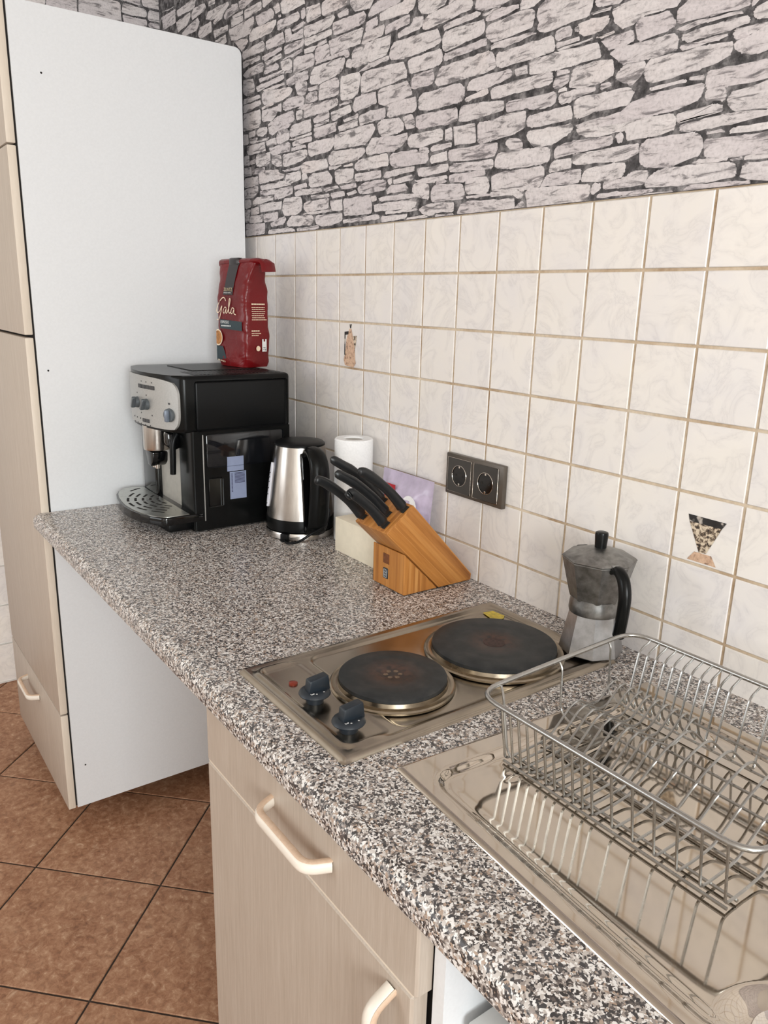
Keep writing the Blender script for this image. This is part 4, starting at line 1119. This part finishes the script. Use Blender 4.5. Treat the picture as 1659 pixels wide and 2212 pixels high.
def pillow(name, x0, x1, z0, z1, y0, depth, mat, par, n=(18, 20), seam=0.008):
    vs = []; fs = []; nx, nz = n
    for sgn in (-1, 1):
        for j in range(nz + 1):
            for i in range(nx + 1):
                u, v = i / nx, j / nz
                e = min(u, 1 - u, v, 1 - v); b = min(1, max(0, (e - 0.05) / 0.2)); b = b * b * (3 - 2 * b)
                w_ = 0.0015 * math.sin(u * 17 + v * 9) * math.sin(v * 21)
                vs.append((x0 + (x1 - x0) * u, y0 + sgn * (depth / 2 * b + 0.0006) + w_ * b + (z1 - z0) * v * 0.10, z0 + (z1 - z0) * v))
    N = (nx + 1) * (nz + 1)
    for s in (0, N):
        for j in range(nz):
            for i in range(nx):
                a = s + j * (nx + 1) + i; fs.append((a, a + 1, a + nx + 2, a + nx + 1))
    ring = [i for i in range(nx + 1)] + [j * (nx + 1) + nx for j in range(1, nz + 1)] + [nz * (nx + 1) + i for i in range(nx - 1, -1, -1)] + [j * (nx + 1) for j in range(nz - 1, 0, -1)]
    for k in range(len(ring)):
        a, b = ring[k], ring[(k + 1) % len(ring)]; fs.append((a, b, b + N, a + N))
    return py_obj(name, vs, fs, mat, par, 60)
shift(pillow('wrapper', 0.515, 0.682, 0.9, 1.072, -0.036, 0.034, plain('lilac_film', (190, 178, 200), 0.25, var=0.12, scale=40, spec=0.6), t), t)
def flatq(name, pts, mat, par, th=0.0006):
    bm = bmesh.new(); bm_prism(bm, pts, 0, th, 'z'); return bm_obj(name, bm, mat, par)
FM = Matrix.Translation((0, -0.0545, 0)) 
def packq(name, pts, mat, y, par):
    """flat print on the packet's front; pts are room (x,z)"""
    bm = bmesh.new(); a = [bm.verts.new((x, y + (z - 0.9) * 0.10, z)) for x, z in pts]; b = [bm.verts.new((x, y - 0.0005 + (z - 0.9) * 0.10, z)) for x, z in pts]
    bm.faces.new(a); bm.faces.new(b[::-1])
    for i in range(len(pts)): bm.faces.new([a[i], b[i], b[(i + 1) % len(pts)], a[(i + 1) % len(pts)]])
    return shift(bm_obj(name, bm, mat, par), t)
rl = packq('red_label', [(.548, 1.018), (.582, 1.018), (.582, 1.048), (.548, 1.048)], plain('red_label', (178, 34, 48), 0.4), -0.0535, t)
for i, (x0, z0, x1, z1) in enumerate(((.552, 1.024, .558, 1.040), (.559, 1.026, .566, 1.030), (.563, 1.030, .567, 1.042), (.569, 1.025, .572, 1.040), (.574, 1.030, .579, 1.034))):
    packq('lettering', [(x0, z0), (x0 + .0022, z0), (x1 + .0012, z1), (x1 - .001, z1)], M['white_mark'], -0.0542, rl)
wc = [(.632 + .024 * math.cos(R(a)), 1.012 + .024 * math.sin(R(a))) for a in range(0, 360, 20)]
packq('white_print', wc, M['paper'], -0.0535, t); packq('white_print', [(.632, .972), (.672, .972), (.672, 1.008), (.632, 1.012)], M['paper'], -0.0538, t)

# ------------------------------------------------------------------ double wall socket
M['socket_frame'] = plain('bronze_frame', (92, 84, 76), 0.34, 0.35, var=0.06); M['socket_face'] = plain('anthracite_face', (66, 63, 60), 0.36, 0.2, var=0.05)
t = thing('double_socket', 'dark bronze double power socket on the tiles right of the knife block', 'power socket', (0.7845, -0.0005, 1.0985))
bm = bmesh.new(); bm_box(bm, -0.0785, 0.0775, -0.0105, 0, -0.0415, 0.0375, 0.002, 2)
bm_obj('frame', bm, M['socket_frame'], t, 40)
for cx in (-0.0385, 0.0335):
    f = bmesh.new(); n = 40; rI = 0.0198; hs = 0.0325; yF = -0.0122
    sq = []
    for i in range(n):
        a = 2 * math.pi * (i + .5) / n; c, s = math.cos(a), math.sin(a); m_ = max(abs(c), abs(s)); sq.append((hs * c / m_, hs * s / m_))
    ro = [f.verts.new((cx + p, yF, q - .002)) for p, q in sq]; ri = [f.verts.new((cx + rI * math.cos(2 * math.pi * (i + .5) / n), yF, -.002 + rI * math.sin(2 * math.pi * (i + .5) / n))) for i in range(n)]
    rb = [f.verts.new((v.co.x, 0.004, v.co.z)) for v in ri]; rs = [f.verts.new((v.co.x, -0.009, v.co.z)) for v in ro]
    for i in range(n):
        j = (i + 1) % n; f.faces.new([ro[i], ro[j], ri[j], ri[i]]); f.faces.new([ri[i], ri[j], rb[j], rb[i]]); f.faces.new([rs[i], rs[j], ro[j], ro[i]])
    fo = bm_obj('face_plate', f, M['socket_face'], t, 30)
    b2 = bmesh.new(); bmesh.ops.create_cone(b2, cap_ends=True, segments=36, radius1=rI + .0004, radius2=rI + .0004, depth=0.0006, matrix=Matrix.Translation((cx, -0.0108, -.002)) @ Matrix.Rotation(R(90), 4, 'X'))
    bm_obj('well', b2, M['black_gloss'], fo)
    b2 = bmesh.new()
    for px in (-0.0095, 0.0095): bmesh.ops.create_cone(b2, cap_ends=True, segments=12, radius1=0.0024, radius2=0.0024, depth=0.0004, matrix=Matrix.Translation((cx + px, -0.0113, -.002)) @ Matrix.Rotation(R(90), 4, 'X'))
    bm_obj('pin_hole', b2, M['dark_gap'], fo)
    for sg in (1, -1):
        b2 = bmesh.new(); bm_box(b2, cx - .002, cx + .002, -0.0126, -0.0108, -.002 + sg * 0.0165 - .002, -.002 + sg * 0.0165 + .002, .0004, 1); bm_obj('earth_clip', b2, M['chrome'], fo)
    b2 = bmesh.new(); bm_tube(b2, [(cx - hs, yF, -.002 - hs), (cx + hs, yF, -.002 - hs), (cx + hs, yF, -.002 + hs), (cx - hs, yF, -.002 + hs)], 0.0006, 6, True); bm_obj('edge_highlight', b2, M['chrome'], fo, 50)  # bevel highlight put on as a thin chrome outline
    b2 = bmesh.new()
    rim = [(cx + rI * math.cos(2 * math.pi * i / 40), yF, -.002 + rI * math.sin(2 * math.pi * i / 40)) for i in range(40)]
    bm_tube(b2, rim, 0.0006, 6, True); bm_obj('well_highlight', b2, M['chrome'], fo, 50)  # bright edge highlight round the well, also drawn as chrome wire

# ------------------------------------------------------------------ coffee machine
t = thing('coffee_machine', 'black bean-to-cup coffee machine with a silver control panel in the counter corner', 'coffee machine', (0.095, -0.21, 0.9))
CX0, CX1, CB = -0.072, 0.235, -0.090
bm = bmesh.new(); bm_prism(bm, [(CX0, CB), (CX1, CB), (CX1, -0.333), (0.157, -0.333), (0.157, -0.325), (CX0, -0.325)], 0.904, 1.128, 'z')
bmesh.ops.bevel(bm, geom=[e for e in bm.edges if abs(e.verts[0].co.z - e.verts[1].co.z) > .1], offset=0.006, segments=3, affect='EDGES', profile=0.5)
shift(bm_obj('lower_body', bm, M['black_plastic'], t, 35), t)
for x in (CX0 + .03, CX1 - .03):
    for y in (CB - .03, -0.29): shift(lathe('foot', [(0, 0.9), (0.012, 0.9), (0.012, 0.905), (0, 0.905)], M['black_matte'], t, 16, (x, y, 0)), t)
# upper head: rounded box with a bowed front
front_arc = [(CX1 - (CX1 - CX0) * i / 12, -0.348 - 0.042 * math.sin(math.pi * i / 12) ** 0.8) for i in range(13)]
bm = bmesh.new(); bm_prism(bm, [(CX0, CB), (CX1, CB)] + front_arc, 1.125, 1.2475, 'z')
hor = [e for e in bm.edges if abs(e.verts[0].co.z - e.verts[1].co.z) < 1e-5]; ver = [e for e in bm.edges if abs(e.verts[0].co.z - e.verts[1].co.z) > .05 and (min((e.verts[0].co.x - CX0) ** 2, (e.verts[0].co.x - CX1) ** 2) < 1e-6)]
bmesh.ops.bevel(bm, geom=hor + ver, offset=0.009, segments=3, affect='EDGES', profile=0.5)
shift(bm_obj('upper_body', bm, M['black_plastic'], t, 35), t)
# silver panel following the bowed front
vs = []; fs = []; nx, nz = 28, 14
for j in range(nz + 1):
    for i in range(nx + 1):
        u, v = i / nx, j / nz
        # rounded rectangle mapping
        uu, vv = 2 * u - 1, 2 * v - 1; k = 0.16
        sx_ = uu * math.sqrt(max(0, 1 - k * vv * vv * abs(vv) ** 3)); sz_ = vv * math.sqrt(max(0, 1 - k * uu * uu * abs(uu) ** 3))
        x = 0.0815 + 0.1465 * sx_; z = 1.184 + 0.0545 * sz_ + 0.004 * (uu * uu - 0.5) * (-1)
        tt = (CX1 - x) / (CX1 - CX0)
        y = -0.348 - 0.042 * math.sin(math.pi * min(1, max(0, tt))) ** 0.8 - 0.0035
        vs.append((x, y, z))
for j in range(nz):
    for i in range(nx): a = j * (nx + 1) + i; fs.append((a, a + 1, a + nx + 2, a + nx + 1))
N = len(vs); edge = [i for i in range(nx + 1)] + [j * (nx + 1) + nx for j in range(1, nz + 1)] + [nz * (nx + 1) + i for i in range(nx - 1, -1, -1)] + [j * (nx + 1) for j in range(nz - 1, 0, -1)]
vs += [(vs[e][0], vs[e][1] + 0.009, vs[e][2]) for e in edge]
for k in range(len(edge)): fs.append((edge[k], edge[(k + 1) % len(edge)], N + (k + 1) % len(edge), N + k))
pn = shift(py_obj('control_panel', vs, fs, M['steel_silver'], t, 50), t)
def py_(x): return -0.348 - 0.042 * math.sin(math.pi * min(1, max(0, (CX1 - x) / (CX1 - CX0)))) ** 0.8 - 0.0035
def onp(x, z, out=0.0):
    e = 0.002; ty = (py_(x + e) - py_(x - e)) / (2 * e); u = Vector((1, ty, 0)).normalized(); n = Vector((ty, -1, 0)).normalized()
    return Vector((x, py_(x), z)) + n * out, u, n
def pbox(name, x, z, w_, h_, d_, mat, par, bev=0.0006):
    p, u, n = onp(x, z); bm = bmesh.new(); bm_box(bm, -w_ / 2, w_ / 2, -d_, 0.001, -h_ / 2, h_ / 2, bev, 1)
    m = Matrix(((u.x, -n.x, 0, p.x), (u.y, -n.y, 0, p.y), (0, 0, 1, p.z), (0, 0, 0, 1))); bm.transform(m)
    return shift(bm_obj(name, bm, mat, par, 40), t)
for i in range(4): pbox('button', 0.100 + i * 0.0180, 1.2165, 0.0155, 0.0085, 0.0015, M['grey_mark'], pn)
for i in range(2): pbox('button', 0.113 + i * 0.0165, 1.1415, 0.0135, 0.008, 0.0015, M['grey_mark'], pn)
for i in range(3): pbox('lamp', 0.052 + i * 0.0205, 1.1435, 0.003, 0.003, 0.0008, M['black_plastic'], pn, 0.0002)
for i in range(3): pbox('symbol', 0.108 + i * 0.022, 1.2275, 0.004, 0.0022, 0.0004, M['grey_mark'], pn, 0)
for i in range(5): pbox('symbol', 0.055 + i * 0.021, 1.1325, 0.004, 0.0022, 0.0004, M['grey_mark'], pn, 0)
for i, x in enumerate((0.080, 0.128, 0.100, 0.148)): pbox('symbol', x, (1.1995, 1.1985, 1.157, 1.156)[i], 0.003, 0.003, 0.0004, M['grey_mark'], pn, 0)
M['knob_grey'] = plain('grey_knob', (92, 98, 102), 0.35, 0.2)
for x in (0.081, 0.128):
    p, u, n = onp(x, 1.1785); bm = bmesh.new()
    bmesh.ops.create_cone(bm, cap_ends=True, segments=28, radius1=0.0125, radius2=0.0115, depth=0.007, matrix=Matrix.Translation((0, 0, 0.0035)))
    m = Matrix(((u.x, 0, n.x, p.x), (u.y, 0, n.y, p.y), (0, 1, 0, p.z), (0, 0, 0, 1))); bm.transform(m)
    kb = shift(bm_obj('dial', bm, M['knob_grey'], pn, 40), t)
    bm = bmesh.new(); bm_box(bm, -0.0035, 0.0035, -0.013, 0.013, 0.006, 0.0145, 0.0012, 1); bm.transform(m @ Matrix.Rotation(R(-25), 4, 'Z')); shift(bm_obj('grip', bm, M['knob_grey'], kb, 40), t)
p, u, n = onp(0.205, 1.163); m = Matrix(((u.x, 0, n.x, p.x), (u.y, 0, n.y, p.y), (0, 1, 0, p.z), (0, 0, 0, 1)))
bm = bmesh.new(); bmesh.ops.create_cone(bm, cap_ends=True, segments=32, radius1=0.0150, radius2=0.0140, depth=0.005, matrix=Matrix.Translation((0, 0, 0.0025))); bm.transform(m)
kb = shift(bm_obj('steam_dial', bm, M['knob_grey'], pn, 40), t)
bm = bmesh.new(); bm_box(bm, -0.005, 0.005, -0.014, 0.012, 0.004, 0.013, 0.003, 2); bm.transform(m); shift(bm_obj('grip', bm, plain('blue_grey_grip', (120, 130, 144), 0.3, 0.2), kb, 40), t)
pbox('symbol', 0.205, 1.1875, 0.006, 0.004, 0.0004, M['grey_mark'], pn, 0)
# spout, nozzle, steam pipe, cup cavity
so = (0.100, -0.362)
sp = shift(lathe('spout_housing', [(0, 1.072), (0.0285, 1.072), (0.0295, 1.076), (0.0295, 1.128), (0, 1.128)], M['steel'], t, 40, (so[0], so[1], 0)), t)
shift(prism('nozzle', [(so[0] - .026, 1.069), (so[0] + .026, 1.069), (so[0] + .022, 1.045), (so[0] + .008, 1.034), (so[0] - .010, 1.036), (so[0] - .022, 1.05)], -0.382, -0.345, 'y', M['black_gloss'], sp, 0.004), t)
for dx in (-.011, .007): shift(lathe('nozzle_tip', [(0.003, 1.028), (0.0048, 1.028), (0.0055, 1.040), (0.003, 1.040)], M['chrome'], sp, 14, (so[0] + dx, -0.365, 0), cap=False), t)
shift(tube('steam_pipe', catmull([(0.168, -0.340, 1.115), (0.170, -0.350, 1.095), (0.171, -0.352, 1.06), (0.170, -0.353, 1.025)], 5), 0.0068, M['black_matte'], t, 12), t)
shift(prism('steam_joint', [(-0.360, 1.118), (-0.360, 1.088), (-0.346, 1.076), (-0.33, 1.082), (-0.33, 1.118)], 0.136, 0.166, 'x', M['black_gloss'], t, 0.005), t)
shift(box('cup_wall', 0.020, 0.156, -0.3275, -0.3245, 0.938, 1.124, plain('silver_cup_wall', (178, 174, 166), 0.45, 0.3), t), t)
shift(box('left_pillar', CX0 + .008, 0.028, -0.342, -0.31, 0.93, 1.124, M['black_gloss'], t, 0.008, 3), t)
# drip tray: D shaped with a slotted steel grid
def tray_poly(off, back=-0.312):
    P = [(0.237 - off, back), (0.238 - off, -0.396 + off * .6), (0.233 - off, -0.406 + off)]
    P += [(x_, y_ + off) for x_, y_ in ((0.205, -0.423), (0.172, -0.434), (0.135, -0.441), (0.09, -0.443), (0.045, -0.439), (0.01, -0.433))]
    P += [(-0.026 + off * .6, -0.423 + off * .7), (-0.058 + off * .9, -0.409 + off * .4), (-0.077 + off, -0.391), (-0.083 + off, -0.372), (-0.070 + off, back)]
    return P
tr = shift(prism('drip_tray', tray_poly(0), 0.926, 0.9445, 'z', M['black_gloss'], t, 0.003), t)
shift(prism('tray_support', [(0.215, -0.33), (0.215, -0.385), (0.0, -0.395), (-0.04, -0.33)], 0.9035, 0.9265, 'z', M['black_matte'], t, 0.004), t)
M['grid'] = mat_steel('tray_grid_steel', (196, 196, 190), 0.3)
gr = shift(prism('tray_grid', tray_poly(0.0055, -0.343), 0.9442, 0.9458, 'z', M['grid'], tr), t)
bm = bmesh.new(); gc = (0.090, -0.300)
for k in range(8):
    rx = 0.022 + k * 0.0195; ry = 0.026 + k * 0.0165
    for q in range(9):
        a0 = -math.pi + math.pi * (q + 0.14) / 9; a1 = -math.pi + math.pi * (q + 0.86) / 9
        seg = []
        for s_ in range(6):
            a = a0 + (a1 - a0) * s_ / 5; seg.append((gc[0] + rx * math.cos(a), gc[1] + ry * math.sin(a)))
        if any(p[1] > -0.349 or p[0] < -0.069 or p[0] > 0.226 or p[1] < np.interp(p[0], [-.075, -.055, -0.02, 0.04, 0.09, 0.165, 0.23], [-.372, -.394, -.412, -.426, -.430, -.422, -.392]) for p in seg): continue
        A = [];  B = []
        for i, p in enumerate(seg):
            d_ = Vector((p[0] - gc[0], p[1] - gc[1], 0)).normalized() * 0.0029
            A.append(bm.verts.new((p[0] - d_.x, p[1] - d_.y, 0.94595))); B.append(bm.verts.new((p[0] + d_.x, p[1] + d_.y, 0.94595)))
        for i in range(5): bm.faces.new([A[i], B[i], B[i + 1], A[i + 1]])
shift(bm_obj('grid_slots', bm, M['dark_gap'], gr), t)
# side details: vents, water tank window, labels
bm = bmesh.new()
for i in range(15): bm_box(bm, CX1 - .001, CX1 + .0012, -0.286 + i * 0.0108, -0.2805 + i * 0.0108, 1.187, 1.219, 0.0005, 1)
shift(bm_obj('side_vents', bm, M['black_matte'], t), t)
shift(box('side_cover', CX1 - .001, CX1 + .0018, -0.322, -0.100, 1.128, 1.236, M['black_matte'], t, 0.006, 3), t)
M['tank'] = plain('smoked_tank', (20, 21, 24), 0.08, var=0.2, scale=20, spec=0.6)
tk = shift(box('water_tank', CX1 - .001, CX1 + .0015, -0.300, -0.110, 1.045, 1.120, M['tank'], t, 0.004, 2), t)
shift(box('tank_edge', CX1 - .002, CX1 + .001, -0.3085, -0.3055, 0.925, 1.120, M['steel_silver'], t, 0.0008, 1), t)
shift(box('label', CX1, CX1 + .0021, -0.252, -0.212, 1.033, 1.066, M['blue_label'], t), t)
lb = shift(box('label', CX1, CX1 + .0012, -0.246, -0.206, 0.968, 1.031, M['blue_label'], t), t)
bm = bmesh.new()
for i in range(9): bm_box(bm, CX1 + .0011, CX1 + .0014, -0.2345, -0.2095, 1.0045 + i * .0028, 1.0058 + i * .0028)
for i in range(14): bm_box(bm, CX1 + .0011, CX1 + .0014, -0.2425, -0.2395, 0.985 + i * .0031, 0.9868 + i * .0031)
shift(bm_obj('label_print', bm, plain('navy_print', (44, 46, 78), 0.6), lb), t)
shift(box('door_panel', CX1 - .001, CX1 + .001, -0.298, -0.262, 0.955, 1.022, M['black_gloss'], t, 0.003, 1), t)
bm = bmesh.new()
for y in (-0.2695, -0.2635): bm_box(bm, CX1 + .0008, CX1 + .0016, y, y + .0012, 0.957, 1.018)
shift(bm_obj('door_edge', bm, M['knob_grey'], t), t)
# top: sunken lid with a finger hollow
shift(box('bean_lid', -0.018, 0.135, -0.285, -0.115, 1.2465, 1.2495, M['black_matte'], t, 0.001, 1), t)
shift(box('top_tray', 0.140, 0.222, -0.315, -0.108, 1.2465, 1.2482, M['black_matte'], t, 0.0006, 1), t)
bm = bmesh.new()
for i in range(22): bm_box(bm, 0.145, 0.217, -0.308 + i * 0.009, -0.3055 + i * 0.009, 1.2480, 1.2488)
shift(bm_obj('top_ribs', bm, M['black_plastic'], t), t)

# ------------------------------------------------------------------ coffee bag on the machine
BA = R(13)
t = thing('coffee_bag', 'red foil coffee bag standing on top of the black coffee machine', 'coffee bag', (0.066, -0.1230, 1.2505), BA)
def mat_foil():
    n = NT('red_foil'); v = n.coord(); f = n.noise(v, 24, 3, 0.55, 0.6)
    n.color(n.ramp(n.noise(v, 8, 2), [(0.3, (98, 10, 15)), (0.7, (120, 15, 20))])); n.bump(f, 0.7, 0.006)
    return n.set(0.3, spec=0.4)
M['foil'] = mat_foil(); M['foil_dark'] = plain('dark_band_foil', (40, 34, 36), 0.2, var=0.2, scale=50, spec=0.6); M['teal'] = plain('teal_print', (32, 52, 58), 0.35)
bw, bd, bh = 0.056, 0.040, 0.240       # half width (x), half depth (y), height
def bag_sec(z):
    """half width, half depth and corner radius at a height"""
    f = z / bh
    d_ = bd * (1 - 0.06 * f) if f < 0.66 else bd * (0.96 - 0.52 * ((f - 0.66) / 0.34) ** 1.4)
    w_ = bw * (1 + 0.015 * math.sin(f * 7)) if f < 0.72 else bw * (1.0 - 0.035 + 0.18 * ((f - 0.72) / 0.28) ** 1.6 + 0.035 * abs(1 - (f - .72) / .1))
    return w_, d_
vs = []; fs = []; NZ, NP = 44, 56
for j in range(NZ + 1):
    z = bh * j / NZ; w_, d_ = bag_sec(z)
    for i in range(NP):
        a = 2 * math.pi * (i + .5) / NP; c, s = math.cos(a), math.sin(a); e = 0.30
        x = w_ * math.copysign(abs(c) ** e, c); y = d_ * math.copysign(abs(s) ** e, s)
        cr = 0.0012 * math.sin(z * 150 + x * 60) * math.sin(y * 130 + z * 40) + 0.0016 * math.sin(z * 62 + 1.3 + x * 45) * (1 - z / bh)
        if z < 0.012: x *= 0.93 + 0.07 * z / 0.012; y *= 0.93 + 0.07 * z / 0.012
        vs.append((x + cr * c, y + cr * s, z))
for j in range(NZ):
    for i in range(NP): a = j * NP + i; b = j * NP + (i + 1) % NP; fs.append((a, b, b + NP, a + NP))
fs.append(tuple(range(NP))); fs.append(tuple(range(NZ * NP, (NZ + 1) * NP)))
py_obj('pouch', vs, fs, M['foil'], t, 60)
# rolled top, folded forward, with the corner flap hanging at the right
bm = bmesh.new()
bm_tube(bm, [(-0.0655, -0.004, bh - 0.007), (-0.058, -0.005, bh - .001), (-0.02, -0.004, bh), (0.03, -0.003, bh + 0.0005), (0.062, -0.001, bh + .001), (0.080, 0.004, bh - 0.001)], [(0.012, 0.006), (0.0175, 0.0085), (0.0180, 0.0085), (0.0180, 0.0085), (0.0180, 0.008), (0.014, 0.006)], 12, False, (0, 1, 0))
bm_obj('rolled_top', bm, M['foil'], t, 60)
bm = bmesh.new(); bm_tube(bm, [(0.074, 0.004, bh + 0.003), (0.086, 0.005, bh - 0.004), (0.089, 0.006, bh - 0.022)], [(0.020, 0.004), (0.022, 0.0035), (0.021, 0.003)], 10, False, (0, 1, 0))
bm_obj('corner_flap', bm, M['foil'], t, 60)
bm = bmesh.new(); bm_box(bm, -0.022, 0.016, -0.0232, -0.004, bh - 0.010, bh + 0.0092, 0.005, 2)
bm_obj('rolled_band', bm, M['foil_dark'], t, 60)
FY = lambda x, z: -bag_sec(z)[1] - 0.0021          # front face
def fprint(name, polys, mat, par, out=0.0):
    """thin print lying on the front face; x,z in the bag's frame"""
    bm = bmesh.new()
    for P in polys:
        a = [bm.verts.new((x, FY(x, z) - out, z)) for x, z in P]; bm.faces.new(a)
    return bm_obj(name, bm, mat, par)
def grid_strip(xl, xr, n=10):
    """quads between two (x,z) polylines of equal length"""
    return [[xl[i], xr[i], xr[i + 1], xl[i + 1]] for i in range(len(xl) - 1)]
zt = [0.165 + (bh - 0.168) * i / 8 for i in range(9)]
bandp = fprint('dark_band', grid_strip([(-0.020 - .004 * max(0, (0.185 - z)) / .02, z) for z in zt], [(0.012 + .003 * (z - .165) / .06, z) for z in zt]), M['foil_dark'], t)
fm = lambda x, z, out: frame((x, FY(x, z) - out, z), (1, 0, 0), (0, 0, 1))
text_obj('lettering', 'ZUNTZ', 0.011, plain('gold_print', (198, 178, 140), 0.4), bandp, fm(-0.021, 0.1735, 0.0006), 0.0001, 0.85)
text_obj('lettering', 'ESPRESSO KAFFEE', 0.0038, M['white_mark'], bandp, fm(-0.021, 0.1685, 0.0006), 0.0001, 0.9)
# the script word, written with a thin pen
M['cream_ink'] = plain('cream_ink', (238, 214, 186), 0.4)
def pen(strokes, r=0.0009):
    bm = bmesh.new()
    for S_ in strokes:
        pts = catmull([(x, FY(x, z) - 0.0006, z) for x, z in S_], 6)
        bm_tube(bm, pts, [(r, 0.0003)] * len(pts), 6, False, (1, 0, 1))
    return bm_obj('script_lettering', bm, M['cream_ink'], t, 50)
g0 = 0.120
pen([[(-0.012, g0 + .031), (-0.017, g0 + .038), (-0.026, g0 + .037), (-0.040, g0 + .024), (-0.047, g0 + .010), (-0.044, g0 + .004), (-0.036, g0 + .007), (-0.029, g0 + .017), (-0.027, g0 + .018), (-0.033, g0 + .0), (-0.040, g0 - .012), (-0.047, g0 - .012)],
     [(-0.010, g0 + .014), (-0.015, g0 + .017), (-0.022, g0 + .010), (-0.022, g0 + .004), (-0.017, g0 + .004), (-0.011, g0 + .013), (-0.012, g0 + .004), (-0.007, g0 + .005), (0.000, g0 + .018), (0.005, g0 + .034), (0.002, g0 + .036), (-0.001, g0 + .022), (-0.001, g0 + .006), (0.003, g0 + .004), (0.008, g0 + .009)],
     [(0.019, g0 + .013), (0.013, g0 + .016), (0.007, g0 + .009), (0.008, g0 + .003), (0.013, g0 + .004), (0.018, g0 + .012), (0.018, g0 + .003), (0.025, g0 + .0005)]], 0.0011)
zb_ = [0.088, 0.095, 0.102, 0.109]
tp = fprint('teal_band', grid_strip([(-0.036, z) for z in zb_], [(0.046, z - .004) for z in zb_]), M['teal'], t)
text_obj('lettering', 'ESPRESSO', 0.0095, M['white_mark'], tp, fm(-0.033, 0.0995, 0.0007), 0.0001, 0.78)
fprint('strength_beans', [[(-0.030 + i * .0052, .0925), (-0.0262 + i * .0052, .0925), (-0.0262 + i * .0052, .0955), (-0.030 + i * .0052, .0955)] for i in range(7)], M['white_mark'], tp, 0.0007)
cc = (-0.044, 0.066)
def clipx(P): return [(max(x, -0.0505), z) for x, z in P]
def disc(r, n=24): return [clipx([(cc[0] + r * math.cos(2 * math.pi * i / n), cc[1] + 1.15 * r * math.sin(2 * math.pi * i / n)) for i in range(n)])]
cup = fprint('cup_picture', disc(0.0165), M['cream_ink'], t, 0.0002); fprint('coffee_picture', disc(0.0140), plain('coffee_print', (176, 116, 56), 0.4, var=0.3, scale=150), cup, 0.0006)
fprint('teal_print', [[(-0.050, 0.012), (-0.014, 0.018), (-0.018, 0.030), (-0.026, 0.046), (-0.050, 0.047)]], M['teal'], t, 0.0002)
text_obj('lettering', '100% ARABICA', 0.0052, M['cream_ink'], t, frame((-0.047, FY(0, .01) - .001, 0.012), (1, 0, -0.12), (0, 0, 1)), 0.0001, 0.9)
# small print on the side face
SX = lambda z: bag_sec(z)[0] + 0.0024
bm = bmesh.new(); r_ = random.Random(4)
def sline(y0, y1, z, h): a = [bm.verts.new((SX(z), y, q)) for y, q in ((y0, z), (y1, z), (y1, z + h), (y0, z + h))]; bm.faces.new(a)
lines = [(0.144, .0032, -0.021, 0.019), ] + [(0.1375 - i * .0047, .0017, -0.021 + (.001 if i % 2 else 0), 0.021 + r_.uniform(-.004, .003)) for i in range(7)] + [(0.0835, .0026, -0.023, 0.001), (0.0780, .0016, -0.023, 0.007), (0.0735, .0016, -0.023, -0.001)]
for q_, (z, h, y0, y1) in enumerate(lines):
    if q_ == 8: bm_obj('small_print', bm, M['cream_ink'], t); bm = bmesh.new()
    y = y0
    while y < y1 - .002:
        w_ = min(r_.uniform(0.003, 0.008), y1 - y); sline(y, y + w_, z, h); y += w_ + 0.0007
bm_obj('small_print', bm, M['cream_ink'], t)
bm = bmesh.new()
a = [bm.verts.new((SX(z) + .0002, y, z)) for y, z in ((0.008, .0365), (0.0215, .0365), (0.0215, .0655), (0.017, .0655), (0.017, .0600), (0.0125, .0600), (0.0125, .0655), (0.008, .0655))]; bm.faces.new(a)
wl = bm_obj('white_label', bm, M['white_mark'], t)
bm = bmesh.new()
for (y, z, w_, h) in ((.0105, .0450, .004, .0012), (.0150, .0440, .0025, .0025), (.0105, .0405, .0035, .001), (.0155, .0395, .004, .002)):
    bm.faces.new([bm.verts.new((SX(z) + .0005, a_, b_)) for a_, b_ in ((y, z), (y + w_, z), (y + w_, z + h), (y, z + h))])
bm_obj('label_print', bm, M['grey_mark'], wl)
bm = bmesh.new()
bm.faces.new([bm.verts.new((SX(.044) + .0003, -0.004 + .0062 * math.cos(a), 0.044 + .0062 * math.sin(a))) for a in [2 * math.pi * i / 20 for i in range(20)]])
bm_obj('round_seal', bm, M['cream_ink'], t)
#OBJ_END

# ------------------------------------------------------------------ light
def area(name, loc, rot, sx, sy, power, col):
    ld = bpy.data.lights.new(name, 'AREA'); ld.shape = 'RECTANGLE'; ld.size = sx; ld.size_y = sy; ld.energy = power; ld.color = col
    o = bpy.data.objects.new(name, ld); C.objects.link(o); o.location = loc; o.rotation_euler = rot; return o
area('daylight_and_fill', (XR + .04, (WY0 + WY1) / 2, (WZ0 + WZ1) / 2), (0, R(90), 0), WZ1 - WZ0 - .14, WY1 - WY0 - .14, 81, (0.95, 0.99, 1.0))
area('daylight_and_fill', ((VX0 + VX1) / 2, YF - .04, (VZ0 + VZ1) / 2), (R(90), 0, 0), VX1 - VX0 - .14, VZ1 - VZ0 - .14, 14, (0.95, 0.98, 1.0))  # added fill lamp in the made-up front window, brightens the tiled wall and floor
w = bpy.data.worlds.new('world'); bpy.context.scene.world = w; w.use_nodes = True
w.node_tree.nodes['Background'].inputs[0].default_value = (0.9, 0.95, 1.0, 1); w.node_tree.nodes['Background'].inputs[1].default_value = 1.0
vs = bpy.context.scene.view_settings; vs.view_transform = 'Standard'; vs.look = 'None'; vs.exposure = 0.0; vs.gamma = 1.0; vs.use_curve_mapping = False
